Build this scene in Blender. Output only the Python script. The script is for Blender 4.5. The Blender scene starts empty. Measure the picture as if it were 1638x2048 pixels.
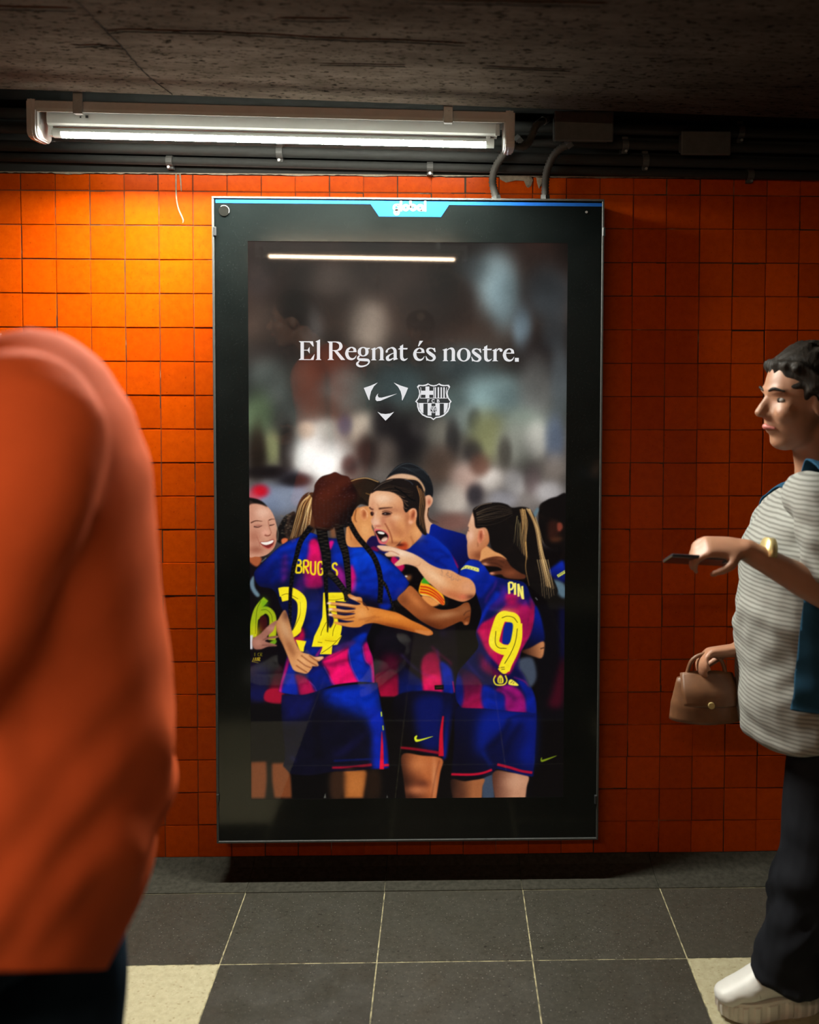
import bpy, bmesh, math, random
import numpy as np
from mathutils import Vector, Matrix, noise
from mathutils.geometry import tessellate_polygon
R_ = random.Random(11)
sc = bpy.context.scene
C = sc.collection
# ------------------------------------------------------------------ camera
CAM = np.array([0.0445, -2.6812, 1.5789]); FPX, CXP, CYP = 1800.0, 935.83, 765.50
CR = np.array([[0.9997, -0.0242, 0.0037], [0.0027, -0.0417, -0.9991], [0.0244, 0.9988, -0.0416]])   # right, down, forward
cd = bpy.data.cameras.new('camera'); cam = bpy.data.objects.new('camera', cd); C.objects.link(cam)
cd.sensor_fit = 'HORIZONTAL'; cd.sensor_width = 36.0; cd.lens = FPX/1638*36
cd.shift_x = -(CXP-819)/1638; cd.shift_y = (CYP-1024)/1638; cd.dof.use_dof = True; cd.dof.focus_distance = 2.60; cd.dof.aperture_fstop = 2.4; cd.clip_start = .02; cd.clip_end = 60
M = Matrix.Identity(4)
for i in range(3):
    M[i][0] = CR[0][i]; M[i][1] = -CR[1][i]; M[i][2] = -CR[2][i]; M[i][3] = CAM[i]
cam.matrix_world = M
sc.camera = cam
# ------------------------------------------------------------------ world, exposure
w = bpy.data.worlds.new('underground'); sc.world = w; w.use_nodes = True
w.node_tree.nodes['Background'].inputs[0].default_value = (.55, .62, .6, 1)
w.node_tree.nodes['Background'].inputs[1].default_value = .006
sc.view_settings.view_transform = 'Standard'; sc.view_settings.look = 'None'
sc.view_settings.exposure = 0.0; sc.view_settings.gamma = 1.0; sc.view_settings.use_curve_mapping = False
LAMP, LAMP_FAR = 1200.0, 190.0
sc.cycles.max_bounces = 6; sc.cycles.diffuse_bounces = 2; sc.cycles.glossy_bounces = 3; sc.cycles.transparent_max_bounces = 8
# ------------------------------------------------------------------ helpers
def at(u, v, y):                       # point of the vertical plane Y = y measured in the photograph
    d = CR.T @ np.array([(u-CXP)/FPX, (v-CYP)/FPX, 1.]); t = (y-CAM[1])/d[1]; p = CAM+t*d
    return Vector(p)
def lin(c): return tuple(((x/255)/12.92 if x/255 <= .04045 else ((x/255+.055)/1.055)**2.4) for x in c[:3])
MATS = {}
class NT:
    def __init__(s, name):
        s.m = bpy.data.materials.new(name); s.m.use_nodes = True; s.t = s.m.node_tree; s.n = s.t.nodes
        s.b = s.n['Principled BSDF']; s.out = s.n['Material Output']
    def new(s, typ, **k):
        x = s.n.new(typ)
        for a, v in k.items(): setattr(x, a, v)
        return x
    def link(s, a, b): s.t.links.new(a, b)
    def coord(s, which='Object', scale=(1, 1, 1)):
        c = s.new('ShaderNodeTexCoord'); mp = s.new('ShaderNodeMapping'); mp.inputs['Scale'].default_value = scale
        s.link(c.outputs[which], mp.inputs['Vector']); return mp.outputs['Vector']
    def pos(s, scale=(1, 1, 1)):
        c = s.new('ShaderNodeNewGeometry'); mp = s.new('ShaderNodeMapping'); mp.inputs['Scale'].default_value = scale
        s.link(c.outputs['Position'], mp.inputs['Vector']); return mp.outputs['Vector']
    def noise(s, vec, scale, detail=4, rough=.6):
        n = s.new('ShaderNodeTexNoise'); n.inputs['Scale'].default_value = scale; n.inputs['Detail'].default_value = detail; n.inputs['Roughness'].default_value = rough
        s.link(vec, n.inputs['Vector']); return n.outputs['Fac']
    def ramp(s, fac, stops):
        r = s.new('ShaderNodeValToRGB'); e = r.color_ramp.elements
        e[0].position, e[0].color = stops[0][0], (*stops[0][1], 1) if len(stops[0][1]) == 3 else stops[0][1]
        e[1].position, e[1].color = stops[-1][0], (*stops[-1][1], 1)
        for p, c in stops[1:-1]:
            q = e.new(p); q.color = (*c, 1)
        s.link(fac, r.inputs['Fac']); return r.outputs['Color']
    def mix(s, fac, a, b, mode='MIX'):
        m = s.new('ShaderNodeMix'); m.data_type = 'RGBA'; m.blend_type = mode
        for sock, v in ((m.inputs[0], fac), (m.inputs[6], a), (m.inputs[7], b)):
            if hasattr(v, 'is_linked'): s.link(v, sock)
            elif isinstance(v, (int, float)): sock.default_value = v
            else: sock.default_value = (*v, 1)
        return m.outputs[2]
    def bump(s, h, strength=.3, dist=.01):
        b = s.new('ShaderNodeBump'); b.inputs['Strength'].default_value = strength; b.inputs['Distance'].default_value = dist
        s.link(h, b.inputs['Height']); s.link(b.outputs['Normal'], s.b.inputs['Normal'])
    def col(s, c):
        if hasattr(c, 'is_linked'): s.link(c, s.b.inputs['Base Color'])
        else: s.b.inputs['Base Color'].default_value = (*c, 1)
    def set(s, rough=None, metal=None, spec=None):
        if rough is not None: s.b.inputs['Roughness'].default_value = rough
        if metal is not None: s.b.inputs['Metallic'].default_value = metal
        if spec is not None: s.b.inputs['Specular IOR Level'].default_value = spec
def plain(name, c, rough=.5, metal=0., var=.12, nscale=60, bump=.05, spec=.5):
    t = NT(name); v = t.coord('Object'); f = t.noise(v, nscale)
    t.col(t.ramp(f, [(.25, tuple(x*(1-var) for x in c)), (.75, tuple(min(1, x*(1+var)) for x in c))])); t.set(rough, metal, spec)
    if bump: t.bump(f, bump, .002)
    MATS[name] = t.m; return t.m
# orange glazed wall tile
t = NT('orange_glaze'); oi = t.new('ShaderNodeObjectInfo'); v = t.pos(); f = t.noise(v, 45, 5, .65); f2 = t.noise(v, 7, 3)
base = t.ramp(f, [(.25, (.44, .048, .0002)), (.6, (.54, .066, .0004)), (.85, (.60, .080, .0006))])
rr = t.ramp(oi.outputs['Random'], [(0, (.82, .78, .8)), (1, (1.08, 1.10, 1.0))]); base = t.mix(1., base, rr, 'MULTIPLY')
dirt = t.noise(v, 130, 2, .5); dm = t.ramp(dirt, [(.26, (.35, .3, .3)), (.34, (1, 1, 1))]); base = t.mix(.6, base, dm, 'MULTIPLY')
t.col(base); t.set(.3, 0, .07); rg = t.ramp(f2, [(.3, (.30,)*3), (.8, (.48,)*3)]); t.link(rg, t.b.inputs['Roughness']); t.bump(t.noise(v, 22, 2), .10, .004); MATS['glaze'] = t.m
t = NT('grout'); v = t.pos(); f = t.noise(v, 9, 3); t.col(t.ramp(f, [(.45, (.035, .016, .008)), (.62, (.07, .04, .02)), (.72, (.42, .34, .24))])); t.set(.9); MATS['grout'] = t.m
# concrete ceiling
t = NT('ceiling_concrete'); v = t.pos((1, 1.6, 1)); f = t.noise(v, 5, 6, .7); g = t.noise(t.pos((1.2, 14, 1)), 3, 3)
pit = t.noise(t.pos((28, 60, 28)), 1.6, 3, .7); base = t.ramp(f, [(.3, (.036, .028, .021)), (.7, (.072, .058, .045))])
base = t.mix(.55, base, t.ramp(g, [(.3, (.55, .52, .5)), (.6, (1, 1, 1))]), 'MULTIPLY'); base = t.mix(1., base, t.ramp(pit, [(.37, (.12, .105, .095)), (.44, (1, 1, 1))]), 'MULTIPLY')
t.col(base); t.set(.95, 0, .0); t.bump(t.mix(.5, pit, f), .12, .004); MATS['concrete'] = t.m
plain('crack', (.012, .010, .009), .95, spec=0)
plain('wall_paint', (.014, .0155, .0135), .9, var=.25, nscale=14, bump=.15)
plain('mortar', (.26, .22, .16), .9, var=.3, nscale=90, bump=.3)
# floor stones
def stone(name, cols, fleck, fleckc, dark):
    t = NT(name); oi = t.new('ShaderNodeObjectInfo'); v = t.pos(); f = t.noise(v, 60, 6, .75); base = t.ramp(f, cols)
    s1 = t.noise(t.pos((1, 1.8, 1)), 75, 2, .5); base = t.mix(1., base, t.ramp(s1, [(.30, dark), (.36, (1, 1, 1))]), 'MULTIPLY')
    s2 = t.noise(v, 210, 1, .5); base = t.mix(t.ramp(s2, [(.69, (0, 0, 0)), (.74, (fleck,)*3)]), base, fleckc)
    base = t.mix(1., base, t.ramp(oi.outputs['Random'], [(0, (.86,)*3), (1, (1.1,)*3)]), 'MULTIPLY')
    t.col(base); t.set(.34); t.link(t.ramp(t.noise(v, 12, 3), [(.3, (.28,)*3), (.75, (.46,)*3)]), t.b.inputs['Roughness']); t.bump(f, .06, .002); MATS[name] = t.m
stone('dark_stone', [(.25, (.025, .024, .0185)), (.55, (.042, .040, .031)), (.8, (.068, .064, .050))], .5, (.30, .29, .25), (.30, .28, .26))
stone('cream_stone', [(.25, (.30, .27, .165)), (.55, (.40, .37, .24)), (.8, (.47, .44, .31))], .25, (.86, .84, .74), (.62, .56, .46))
plain('skirting', (.040, .038, .030), .9, var=.35, nscale=70, spec=.04)
t = NT('floor_joint'); v = t.pos(); t.col(t.ramp(t.noise(v, 40, 2), [(.35, (.12, .11, .07)), (.6, (.42, .38, .22))])); t.set(.9); MATS['joint'] = t.m
# far wall marble
t = NT('brown_marble'); v = t.pos(); n = t.new('ShaderNodeTexNoise'); n.inputs['Scale'].default_value = 2.2; n.inputs['Detail'].default_value = 6; n.inputs['Distortion'].default_value = 1.6; t.link(v, n.inputs['Vector'])
vein = t.ramp(n.outputs['Fac'], [(.485, (0, 0, 0)), (.5, (1, 1, 1)), (.515, (0, 0, 0))]); f = t.noise(v, 16, 6)
t.col(t.mix(vein, t.ramp(f, [(.3, (.055, .028, .017)), (.7, (.11, .06, .038))]), (.32, .19, .11))); t.set(.3); MATS['marble'] = t.m
plain('white_enamel', (.50, .53, .50), .55, bump=0, var=.03)
plain('lamp_grey', (.44, .44, .42), .5, var=.06, bump=.02)
plain('galvanised', (.42, .42, .40), .42, .75, var=.15)
plain('pipe_grey', (.019, .0205, .0185), .8, var=.2)
plain('conduit', (.05, .047, .04), .7, var=.15)
plain('box_dark', (.055, .056, .052), .55, var=.2)
plain('frame_metal', (.07, .075, .072), .5, .4, var=.1)
plain('frame_black', (.022, .024, .025), .35, var=.2)
plain('lock', (.0055, .0055, .0045), .85, spec=.05)
t = NT('bezel_glass'); v = t.pos(); d = t.noise(v, 420, 1, .5); f = t.noise(v, 6, 5)
t.col(t.mix(t.ramp(d, [(.68, (0, 0, 0)), (.76, (.5,)*3)]), t.ramp(f, [(.3, (.0030, .0044, .0044)), (.7, (.0056, .0076, .0074))]), (.045, .048, .045))); t.set(.12, 0, .5); MATS['bezel'] = t.m
plain('header_blue', (.008, .085, .36), .3, var=.04, bump=0)
plain('print_white', (.85, .86, .86), .4, var=.02, bump=0)
def emit(name, c, s=1., rough=.08):
    t = NT(name); t.col((.004, .004, .004)); t.set(rough); t.b.inputs['Emission Color'].default_value = (*c, 1); t.b.inputs['Emission Strength'].default_value = s; t.m.cycles.emission_sampling = 'NONE'; MATS[name] = t.m
emit('screen_white', lin((226, 226, 228))); emit('screen_dark', lin((52, 54, 54)))
# lit led tube: light comes from its lower half, rows of chips inside
def led(name, power, c):
    t = NT(name); v = t.coord('Object'); wv = t.new('ShaderNodeTexWave'); wv.bands_direction = 'X'; wv.inputs['Scale'].default_value = 24.0; t.link(v, wv.inputs['Vector'])
    st = t.new('ShaderNodeMapRange'); st.inputs['To Min'].default_value = .25*power; st.inputs['To Max'].default_value = 1.75*power; t.link(wv.outputs['Fac'], st.inputs['Value'])
    t.col((.3, .3, .3)); t.b.inputs['Emission Color'].default_value = (*c, 1); t.link(st.outputs['Result'], t.b.inputs['Emission Strength']); MATS[name] = t.m
led('led_cool', LAMP, (1., .965, .87)); led('led_cool_soft', LAMP*.042, (1., .965, .87)); led('led_warm_soft', LAMP_FAR*.05, (1., .70, .46)); led('led_warm', LAMP_FAR, (1., .70, .46))
# clear cover: mostly lets light through, faint reflection
t = NT('clear_cover'); tr = t.new('ShaderNodeBsdfTransparent'); tr.inputs[0].default_value = (.93, .95, .94, 1); gl = t.new('ShaderNodeBsdfGlossy'); gl.inputs['Roughness'].default_value = .12
fr = t.new('ShaderNodeFresnel'); fr.inputs[0].default_value = 1.35; mx = t.new('ShaderNodeMixShader'); fm = t.new('ShaderNodeMath', operation='MULTIPLY'); fm.inputs[1].default_value = .12; t.link(fr.outputs[0], fm.inputs[0]); t.link(fm.outputs[0], mx.inputs[0]); t.link(tr.outputs[0], mx.inputs[1]); t.link(gl.outputs[0], mx.inputs[2]); t.link(mx.outputs[0], t.out.inputs['Surface']); MATS['clear'] = t.m
def cloth(name, c, var=.2, rough=.85, scale=14, weave=900):
    t = NT(name); v = t.coord('Object'); f = t.noise(v, scale, 4); g = t.noise(v, weave, 2)
    t.col(t.ramp(f, [(.25, tuple(x*(1-var) for x in c)), (.75, tuple(min(1, x*(1+var)) for x in c))])); t.set(rough, 0, .04); t.bump(g, .15, .001); MATS[name] = t.m
cloth('orange_cloth', (.84, .142, .042), .08); cloth('jeans', (.016, .030, .050), .35); cloth('black_cloth', (.012, .013, .016), .3); cloth('denim', (.018, .060, .105), .3); cloth('hoodie', (.018, .02, .022), .2)
t = NT('tee'); v = t.pos(); wv = t.new('ShaderNodeTexWave'); wv.bands_direction = 'Z'; wv.inputs['Scale'].default_value = 32; wv.inputs['Distortion'].default_value = 1.2; t.link(v, wv.inputs['Vector'])  # bands imitate lamp flicker across the top, painted into its colour
t.col(t.ramp(wv.outputs['Fac'], [(.2, (.15, .148, .135)), (.6, (.27, .275, .25))])); t.set(.85); MATS['tee'] = t.m
def skin(name, c):
    t = NT(name); v = t.coord('Object'); f = t.noise(v, 20, 4); t.col(t.ramp(f, [(.3, tuple(x*.86 for x in c)), (.7, c)])); t.set(.5)
    t.b.inputs['Subsurface Weight'].default_value = .08; t.b.inputs['Subsurface Scale'].default_value = .01; MATS[name] = t.m
skin('skin', (.34, .165, .095)); skin('skin_tan', (.42, .21, .13))
t = NT('hair_dark'); v = t.coord('Object', (1, 1, .12)); f = t.noise(v, 160, 3); t.col(t.ramp(f, [(.3, (.006, .005, .004)), (.7, (.022, .016, .011))])); t.set(.6, 0, .2); t.bump(f, .5, .004); MATS['hair'] = t.m
plain('shoe_white', (.58, .58, .55), .45, var=.04, nscale=20, bump=.02); plain('sole_white', (.62, .60, .54), .6, var=.06); plain('shoe_stitch', (.42, .41, .38), .7, bump=0)
plain('bag_brown', (.13, .055, .022), .5, var=.25, nscale=30); plain('phone', (.03, .03, .035), .2, bump=0); plain('gold_band', (.72, .58, .26), .35, .6); plain('eye_white', (.30, .28, .26), .6, bump=0, spec=.1); plain('iris', (.02, .014, .01), .6, bump=0, spec=.1); plain('lip', (.42, .12, .10), .5, bump=0); plain('badge_cream', (.75, .55, .38), .5); plain('strap_orange', (.45, .13, .05), .6); plain('camera_black', (.02, .02, .02), .35)
# ---- object helpers
def prop(o, label=None, cat=None, group=None, kind=None):
    for k, v in (('label', label), ('category', cat), ('group', group), ('kind', kind)):
        if v: o[k] = v
    return o
def empty(name, loc=(0, 0, 0), parent=None):
    o = bpy.data.objects.new(name, None); C.objects.link(o); o.location = loc; o.empty_display_size = .1
    if parent: o.parent = parent
    return o
def wpos(o):
    p = Vector(o.location)
    while o.parent: o = o.parent; p += Vector(o.location)
    return p
def obj(name, me, m, parent=None, loc=(0, 0, 0), smooth=False):
    if isinstance(me, bmesh.types.BMesh):
        b = me; me = bpy.data.meshes.new(name); b.normal_update(); b.to_mesh(me); b.free()
    if smooth:
        me.polygons.foreach_set('use_smooth', [True]*len(me.polygons))
    if m is not None and not me.materials: me.materials.append(MATS[m] if isinstance(m, str) else m)
    o = bpy.data.objects.new(name, me); C.objects.link(o); o.location = loc
    if parent: o.parent = parent
    return o
def local(o, parent):                  # mesh given in world coordinates, parent sits elsewhere
    o.parent = parent; o.location = -wpos(parent); return o
def box(bm, x0, x1, y0, y1, z0, z1, bev=0., seg=1):
    vs = [bm.verts.new((x, y, z)) for x in (x0, x1) for y in (y0, y1) for z in (z0, z1)]
    f = [(0, 1, 3, 2), (4, 6, 7, 5), (0, 4, 5, 1), (2, 3, 7, 6), (0, 2, 6, 4), (1, 5, 7, 3)]
    fs = [bm.faces.new([vs[i] for i in q]) for q in f]
    if bev:
        es = list({e for q in fs for e in q.edges}); bmesh.ops.bevel(bm, geom=es, offset=bev, segments=seg, affect='EDGES', profile=.5)
def bxm(x0, x1, y0, y1, z0, z1, bev=0., seg=1):
    bm = bmesh.new(); box(bm, x0, x1, y0, y1, z0, z1, bev, seg); bmesh.ops.recalc_face_normals(bm, faces=bm.faces); return bm
def crom(p, n=6):
    P = [Vector(q) for q in p]
    if len(P) < 3: return P
    Q = [2*P[0]-P[1]]+P+[2*P[-1]-P[-2]]; o = []
    for i in range(1, len(Q)-2):
        a, b, c, d = Q[i-1:i+3]
        for k in range(n):
            t = k/n; o.append(.5*(2*b+(c-a)*t+(2*a-5*b+4*c-d)*t*t+(3*b-a-3*c+d)*t**3))
    return o+[P[-1]]
def tube(bm, pts, rads, ref=(0, 1, 0), seg=14, n=5, cap=.55):
    """closed tube with elliptical sections: rads = r or (r across ref-side, r other) per point"""
    P = crom(pts, n); m = len(pts); rr = [(r, r) if not isinstance(r, (tuple, list)) else r for r in (rads if isinstance(rads, list) else [rads]*m)]
    k = np.linspace(0, m-1, len(P)) if len(P) == (m-1)*n+1 or m < 3 else np.linspace(0, m-1, len(P))
    rx = np.interp(k, range(m), [r[0] for r in rr]); ry = np.interp(k, range(m), [r[1] for r in rr]); ref = Vector(ref); rings = []
    if cap:
        t0 = (P[0]-P[1]).normalized(); t1 = (P[-1]-P[-2]).normalized()
        P = [P[0]+t0*min(rx[0], ry[0])*cap]+P+[P[-1]+t1*min(rx[-1], ry[-1])*cap]; rx = [rx[0]*.6, *rx, rx[-1]*.6]; ry = [ry[0]*.6, *ry, ry[-1]*.6]
    for i, p in enumerate(P):
        t = (P[min(i+1, len(P)-1)]-P[max(i-1, 0)]).normalized(); s = ref-t*ref.dot(t)
        if s.length < .05: s = Vector((.3, .2, 1))-t*t.dot(Vector((.3, .2, 1)))
        s.normalize(); u = t.cross(s)
        rings.append([bm.verts.new(p+s*rx[i]*math.cos(a)+u*ry[i]*math.sin(a)) for a in [2*math.pi*j/seg for j in range(seg)]])
    for a, b in zip(rings, rings[1:]):
        for j in range(seg): bm.faces.new((a[j], a[(j+1) % seg], b[(j+1) % seg], b[j]))
    bm.faces.new(rings[0][::-1]); bm.faces.new(rings[-1])
def tubem(*a, **k):
    bm = bmesh.new(); tube(bm, *a, **k); bmesh.ops.recalc_face_normals(bm, faces=bm.faces); return bm
def ball(bm, c, r, rot=None, seg=16):
    q = bmesh.ops.create_uvsphere(bm, u_segments=seg, v_segments=max(6, seg//2+2), radius=1)
    m = Matrix.Translation(Vector(c)) @ (rot.to_4x4() if rot else Matrix()) @ Matrix.Diagonal((*(r if isinstance(r, (tuple, list)) else (r, r, r)), 1))
    bmesh.ops.transform(bm, matrix=m, verts=q['verts'])
def ballm(*a, **k):
    bm = bmesh.new(); ball(bm, *a, **k); return bm
def disc(bm, c, r, depth, axis='Y', seg=24, bev=0):
    q = bmesh.ops.create_cone(bm, cap_ends=True, segments=seg, radius1=r, radius2=r, depth=depth)
    m = Matrix.Translation(Vector(c)) @ (Matrix.Rotation(math.pi/2, 4, 'X') if axis == 'Y' else Matrix.Rotation(math.pi/2, 4, 'Y') if axis == 'X' else Matrix())
    bmesh.ops.transform(bm, matrix=m, verts=q['verts'])
def discm(*a, **k):
    bm = bmesh.new(); disc(bm, *a, **k); return bm
def extrude_profile(prof, x0, x1, n=1):   # closed (y,z) profile along x
    bm = bmesh.new(); xs = [x0+(x1-x0)*i/n for i in range(n+1)]; rings = [[bm.verts.new((x, y, z)) for y, z in prof] for x in xs]; k = len(prof)
    for a, b in zip(rings, rings[1:]):
        for j in range(k): bm.faces.new((a[j], b[j], b[(j+1) % k], a[(j+1) % k]))
    bm.faces.new(rings[0]); bm.faces.new(rings[-1][::-1]); bmesh.ops.recalc_face_normals(bm, faces=bm.faces); return bm
def organic(name, build, voxel, m, parent, smooth=6, disp=None, factor=.5, cut=()):
    """overlapping closed tubes fused into one continuous skin"""
    bm = bmesh.new(); build(bm); bmesh.ops.recalc_face_normals(bm, faces=bm.faces); me = bpy.data.meshes.new('tmp'); bm.to_mesh(me); bm.free()
    o = bpy.data.objects.new('tmp', me); C.objects.link(o)
    r = o.modifiers.new('r', 'REMESH'); r.mode = 'VOXEL'; r.voxel_size = voxel
    s = o.modifiers.new('s', 'SMOOTH'); s.factor = factor; s.iterations = smooth
    dg = bpy.context.evaluated_depsgraph_get(); ev = o.evaluated_get(dg); nm = bpy.data.meshes.new_from_object(ev); bpy.data.objects.remove(o); bpy.data.meshes.remove(me)
    if disp:
        n = len(nm.vertices); co = np.empty(n*3); nm.vertices.foreach_get('co', co); co = co.reshape(-1, 3); no = np.empty(n*3); nm.vertex_normals.foreach_get('vector', no); no = no.reshape(-1, 3)
        co = co+no*disp(co)[:, None]; nm.vertices.foreach_set('co', co.ravel()); nm.update()
    for pt, nr in cut:                 # trim a hem: keep what lies on the normal's side
        bm = bmesh.new(); bm.from_mesh(nm); bmesh.ops.bisect_plane(bm, geom=bm.verts[:]+bm.edges[:]+bm.faces[:], plane_co=pt, plane_no=nr, clear_inner=True); bm.to_mesh(nm); bm.free()
    nm.name = name; nm.materials.clear(); ob = obj(name, nm, m, None, smooth=True)
    if cut: sd = ob.modifiers.new('cloth', 'SOLIDIFY'); sd.thickness = .004; sd.offset = -1
    return local(ob, parent) if parent else ob
# ---- poster picture: painted as vector shapes into a colour grid (photo-frame pixels) ----
PX0,PY0,PW,PH=490,474,656,1130
_yy,_xx=np.mgrid[0:PH,0:PW].astype(np.float32)
CAN=np.zeros((PH,PW,3),np.float32)
def _box(a,r,ax):
    if r<1: return a
    n=a.shape[ax]; pad=[(0,0)]*a.ndim; pad[ax]=(r+1,r)
    c=np.cumsum(np.pad(a,pad,mode='edge'),axis=ax,dtype=np.float64)
    hi=np.take(c,np.arange(2*r+1,2*r+1+n),axis=ax); lo=np.take(c,np.arange(0,n),axis=ax)
    return ((hi-lo)/(2*r+1)).astype(np.float32)
def blur(a,s):
    if s<.45: return a
    if s<1.3:                       # small sigma: direct kernel
        k=np.exp(-.5*(np.arange(-4,5)/s)**2); k/=k.sum()
        for ax in (0,1):
            o=np.zeros_like(a)
            for i,w in zip(range(-4,5),k):
                if w>1e-4: o+=w*np.roll(a,i,axis=ax)
            a=o
        return a
    r=max(1,int(round((math.sqrt(4*s*s+1)-1)/2)))
    for _ in range(3):
        a=_box(_box(a,r,0),r,1)
    return a
class Z:                            # tracing frame: origin and scale of a magnified view
    def __init__(s,x,y,k): s.x,s.y,s.k=x-PX0,y-PY0,k
    def __call__(s,p):
        p=np.asarray(p,float); return np.c_[s.x+p[:,0]/s.k,s.y+p[:,1]/s.k]
Z0=Z(0,0,1); Z2=Z(490,880,4.964); Z3=Z(690,900,5.85); Z4=Z(850,960,5.648); Z6=Z(720,1160,3.9); Z7=Z(430,1380,4.2); Z8=Z(780,1360,3.723)
def spline(p,closed=True,n=6):
    p=np.asarray(p,float); m=len(p)
    if m<3: return p
    if closed: a,b,c,d=np.roll(p,1,0),p,np.roll(p,-1,0),np.roll(p,-2,0)
    else:
        q=np.vstack([2*p[0]-p[1],p,2*p[-1]-p[-2]]); a,b,c,d=q[:-3],q[1:-2],q[2:-1],q[3:]
    o=[]
    for t in np.arange(n)/n:
        o.append(.5*(2*b+(c-a)*t+(2*a-5*b+4*c-d)*t*t+(3*b-a-3*c+d)*t**3))
    o=np.stack(o,1).reshape(-1,2)
    return o if closed else np.vstack([o,p[-1]])
def raster(P,soft,sub=4):            # coverage mask of a closed outline: (slice, mask)
    g=int(3*soft)+3
    x0,y0=np.floor(P.min(0)).astype(int)-g; x1,y1=np.ceil(P.max(0)).astype(int)+g
    x0,y0,x1,y1=max(0,x0),max(0,y0),min(PW,x1),min(PH,y1)
    if x1-x0<2 or y1-y0<2: return None
    w_,h_=x1-x0,y1-y0; P=P-np.array([x0,y0]); acc=np.zeros((h_,w_+2),np.float32); Q=np.roll(P,-1,0)
    a,b=P[:,1]*sub,Q[:,1]*sub; s=np.where(b>a,1.,-1.)
    lo=np.clip(np.ceil(np.minimum(a,b)-.5).astype(int),0,h_*sub); hi=np.clip(np.ceil(np.maximum(a,b)-.5).astype(int),0,h_*sub); n=hi-lo
    if n.sum()==0: return None
    e=np.repeat(np.arange(len(P)),n); k=np.arange(n.sum())-np.repeat(np.cumsum(n)-n,n)
    row=lo[e]+k; t=(row+.5-a[e])/(b-a)[e]
    x=np.clip(P[e,0]+t*(Q[e,0]-P[e,0]),0,w_); xi=x.astype(int); fr=x-xi; w=s[e]/sub
    np.add.at(acc,(row//sub,xi),w*(1-fr)); np.add.at(acc,(row//sub,xi+1),w*fr)
    return np.s_[y0:y1,x0:x1],blur(np.clip(np.abs(np.cumsum(acc,1)),0,1)[:,:w_],soft)
def fill(P,col,soft,a,clip,keep=True):
    r=raster(P,soft)
    if r is None: return None
    s,m=r
    full=None
    if clip is not None: m=m*clip[s]
    b=(m*a)[...,None]; c=np.asarray(col(s) if callable(col) else col,np.float32)
    CAN[s]=CAN[s]*(1-b)+c*b
    if keep: full=np.zeros((PH,PW),np.float32); full[s]=m
    return full
def S(z,pts,col,soft=.6,a=1.,sm=True,grad=None,clip=None):
    q=[]
    for e in pts:
        q+=[e[:2]]*(3 if len(e)>2 else 1)
    P=z(q); P=spline(P) if sm else P
    c=np.array(col,np.float32)
    if grad is not None:
        g0,g1=z([grad[0]])[0],z([grad[1]])[0]; d=g1-g0; c2=np.array(grad[2],np.float32)
        def cf(s):
            t=np.clip(((_xx[s]-g0[0])*d[0]+(_yy[s]-g0[1])*d[1])/(d@d),0,1)[...,None]
            return c*(1-t)+c2*t
        return fill(P,cf,soft,a,clip)
    return fill(P,c,soft,a,clip)
def B(z,x,y,rx,ry,col,a=1.,clip=None,rot=0.,disc=False):
    c=z([[x,y]])[0]; rx,ry=rx/z.k,ry/z.k; R=int(3*max(rx,ry))+2
    x0,x1=max(0,int(c[0])-R),min(PW,int(c[0])+R); y0,y1=max(0,int(c[1])-R),min(PH,int(c[1])+R)
    if x0>=x1 or y0>=y1: return
    s=np.s_[y0:y1,x0:x1]; dx,dy=_xx[s]-c[0],_yy[s]-c[1]; q=math.radians(rot); u=dx*math.cos(q)+dy*math.sin(q); v=-dx*math.sin(q)+dy*math.cos(q)
    q=.5*((u/rx)**2+(v/ry)**2); m=(np.exp(-(q/.9)**1.7) if disc else np.exp(-q))*a
    if clip is not None: m=m*clip[s]
    CAN[s]=CAN[s]*(1-m[...,None])+np.array(col,np.float32)*m[...,None]
def band(P,w0,w1=None,wm=None):
    n=len(P); t=np.linspace(0,1,n); w1=w0 if w1 is None else w1
    w=w0+(w1-w0)*t
    if wm is not None: w=np.interp(t,[0,.5,1],[w0,wm,w1])
    d=np.gradient(P,axis=0); d/=np.linalg.norm(d,axis=1,keepdims=True)+1e-9; nn=np.c_[-d[:,1],d[:,0]]
    return np.vstack([P+nn*w[:,None]/2,(P-nn*w[:,None]/2)[::-1]])
def L(z,pts,w,col,a=1.,soft=.5,w1=None,wm=None,sm=True,clip=None):
    P=z(pts); P=spline(P,False) if (sm and len(P)>2) else P
    fill(band(P,w/z.k,None if w1 is None else w1/z.k,None if wm is None else wm/z.k),col,soft,a,clip,False)
_rg=np.random.RandomState(7); FAB=[]
def hair(z,a,b,n,cols,w=5,al=.8,jit=8,clip=None,soft=.4):   # strands between guide curves a and b
    a,b=np.asarray(a,float),np.asarray(b,float); acc={}
    for i in range(n):
        t=_rg.rand(); p=a*(1-t)+b*t+_rg.randn(len(a),2)*jit
        L(z,p,w*(.5+_rg.rand()),cols[_rg.randint(len(cols))],al*(.4+.6*_rg.rand()),soft,w1=w*.3,clip=clip)
SK=(214,160,128); SKS=(150,92,66); SKL=(236,190,160); DK=(12,9,13); NAVY=(14,16,62); BLU=(8,44,150); BLH=(6,66,190); MAG=(196,20,84); YEL=(240,216,40)
def weave(m,amp=1.):
    a=blur(_rg.randn(PH,PW).astype(np.float32),6); a/=a.std(); b=blur(_rg.randn(PH,PW).astype(np.float32),2.2); b/=b.std()
    f=np.sin(_xx*.10+_yy*.13+1.1*a)*.07+a*.03+b*.015+np.sin(_xx*2.1)*.035
    CAN[:]=np.clip(CAN*(1+(m*f*amp)[...,None]),0,255)
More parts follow.
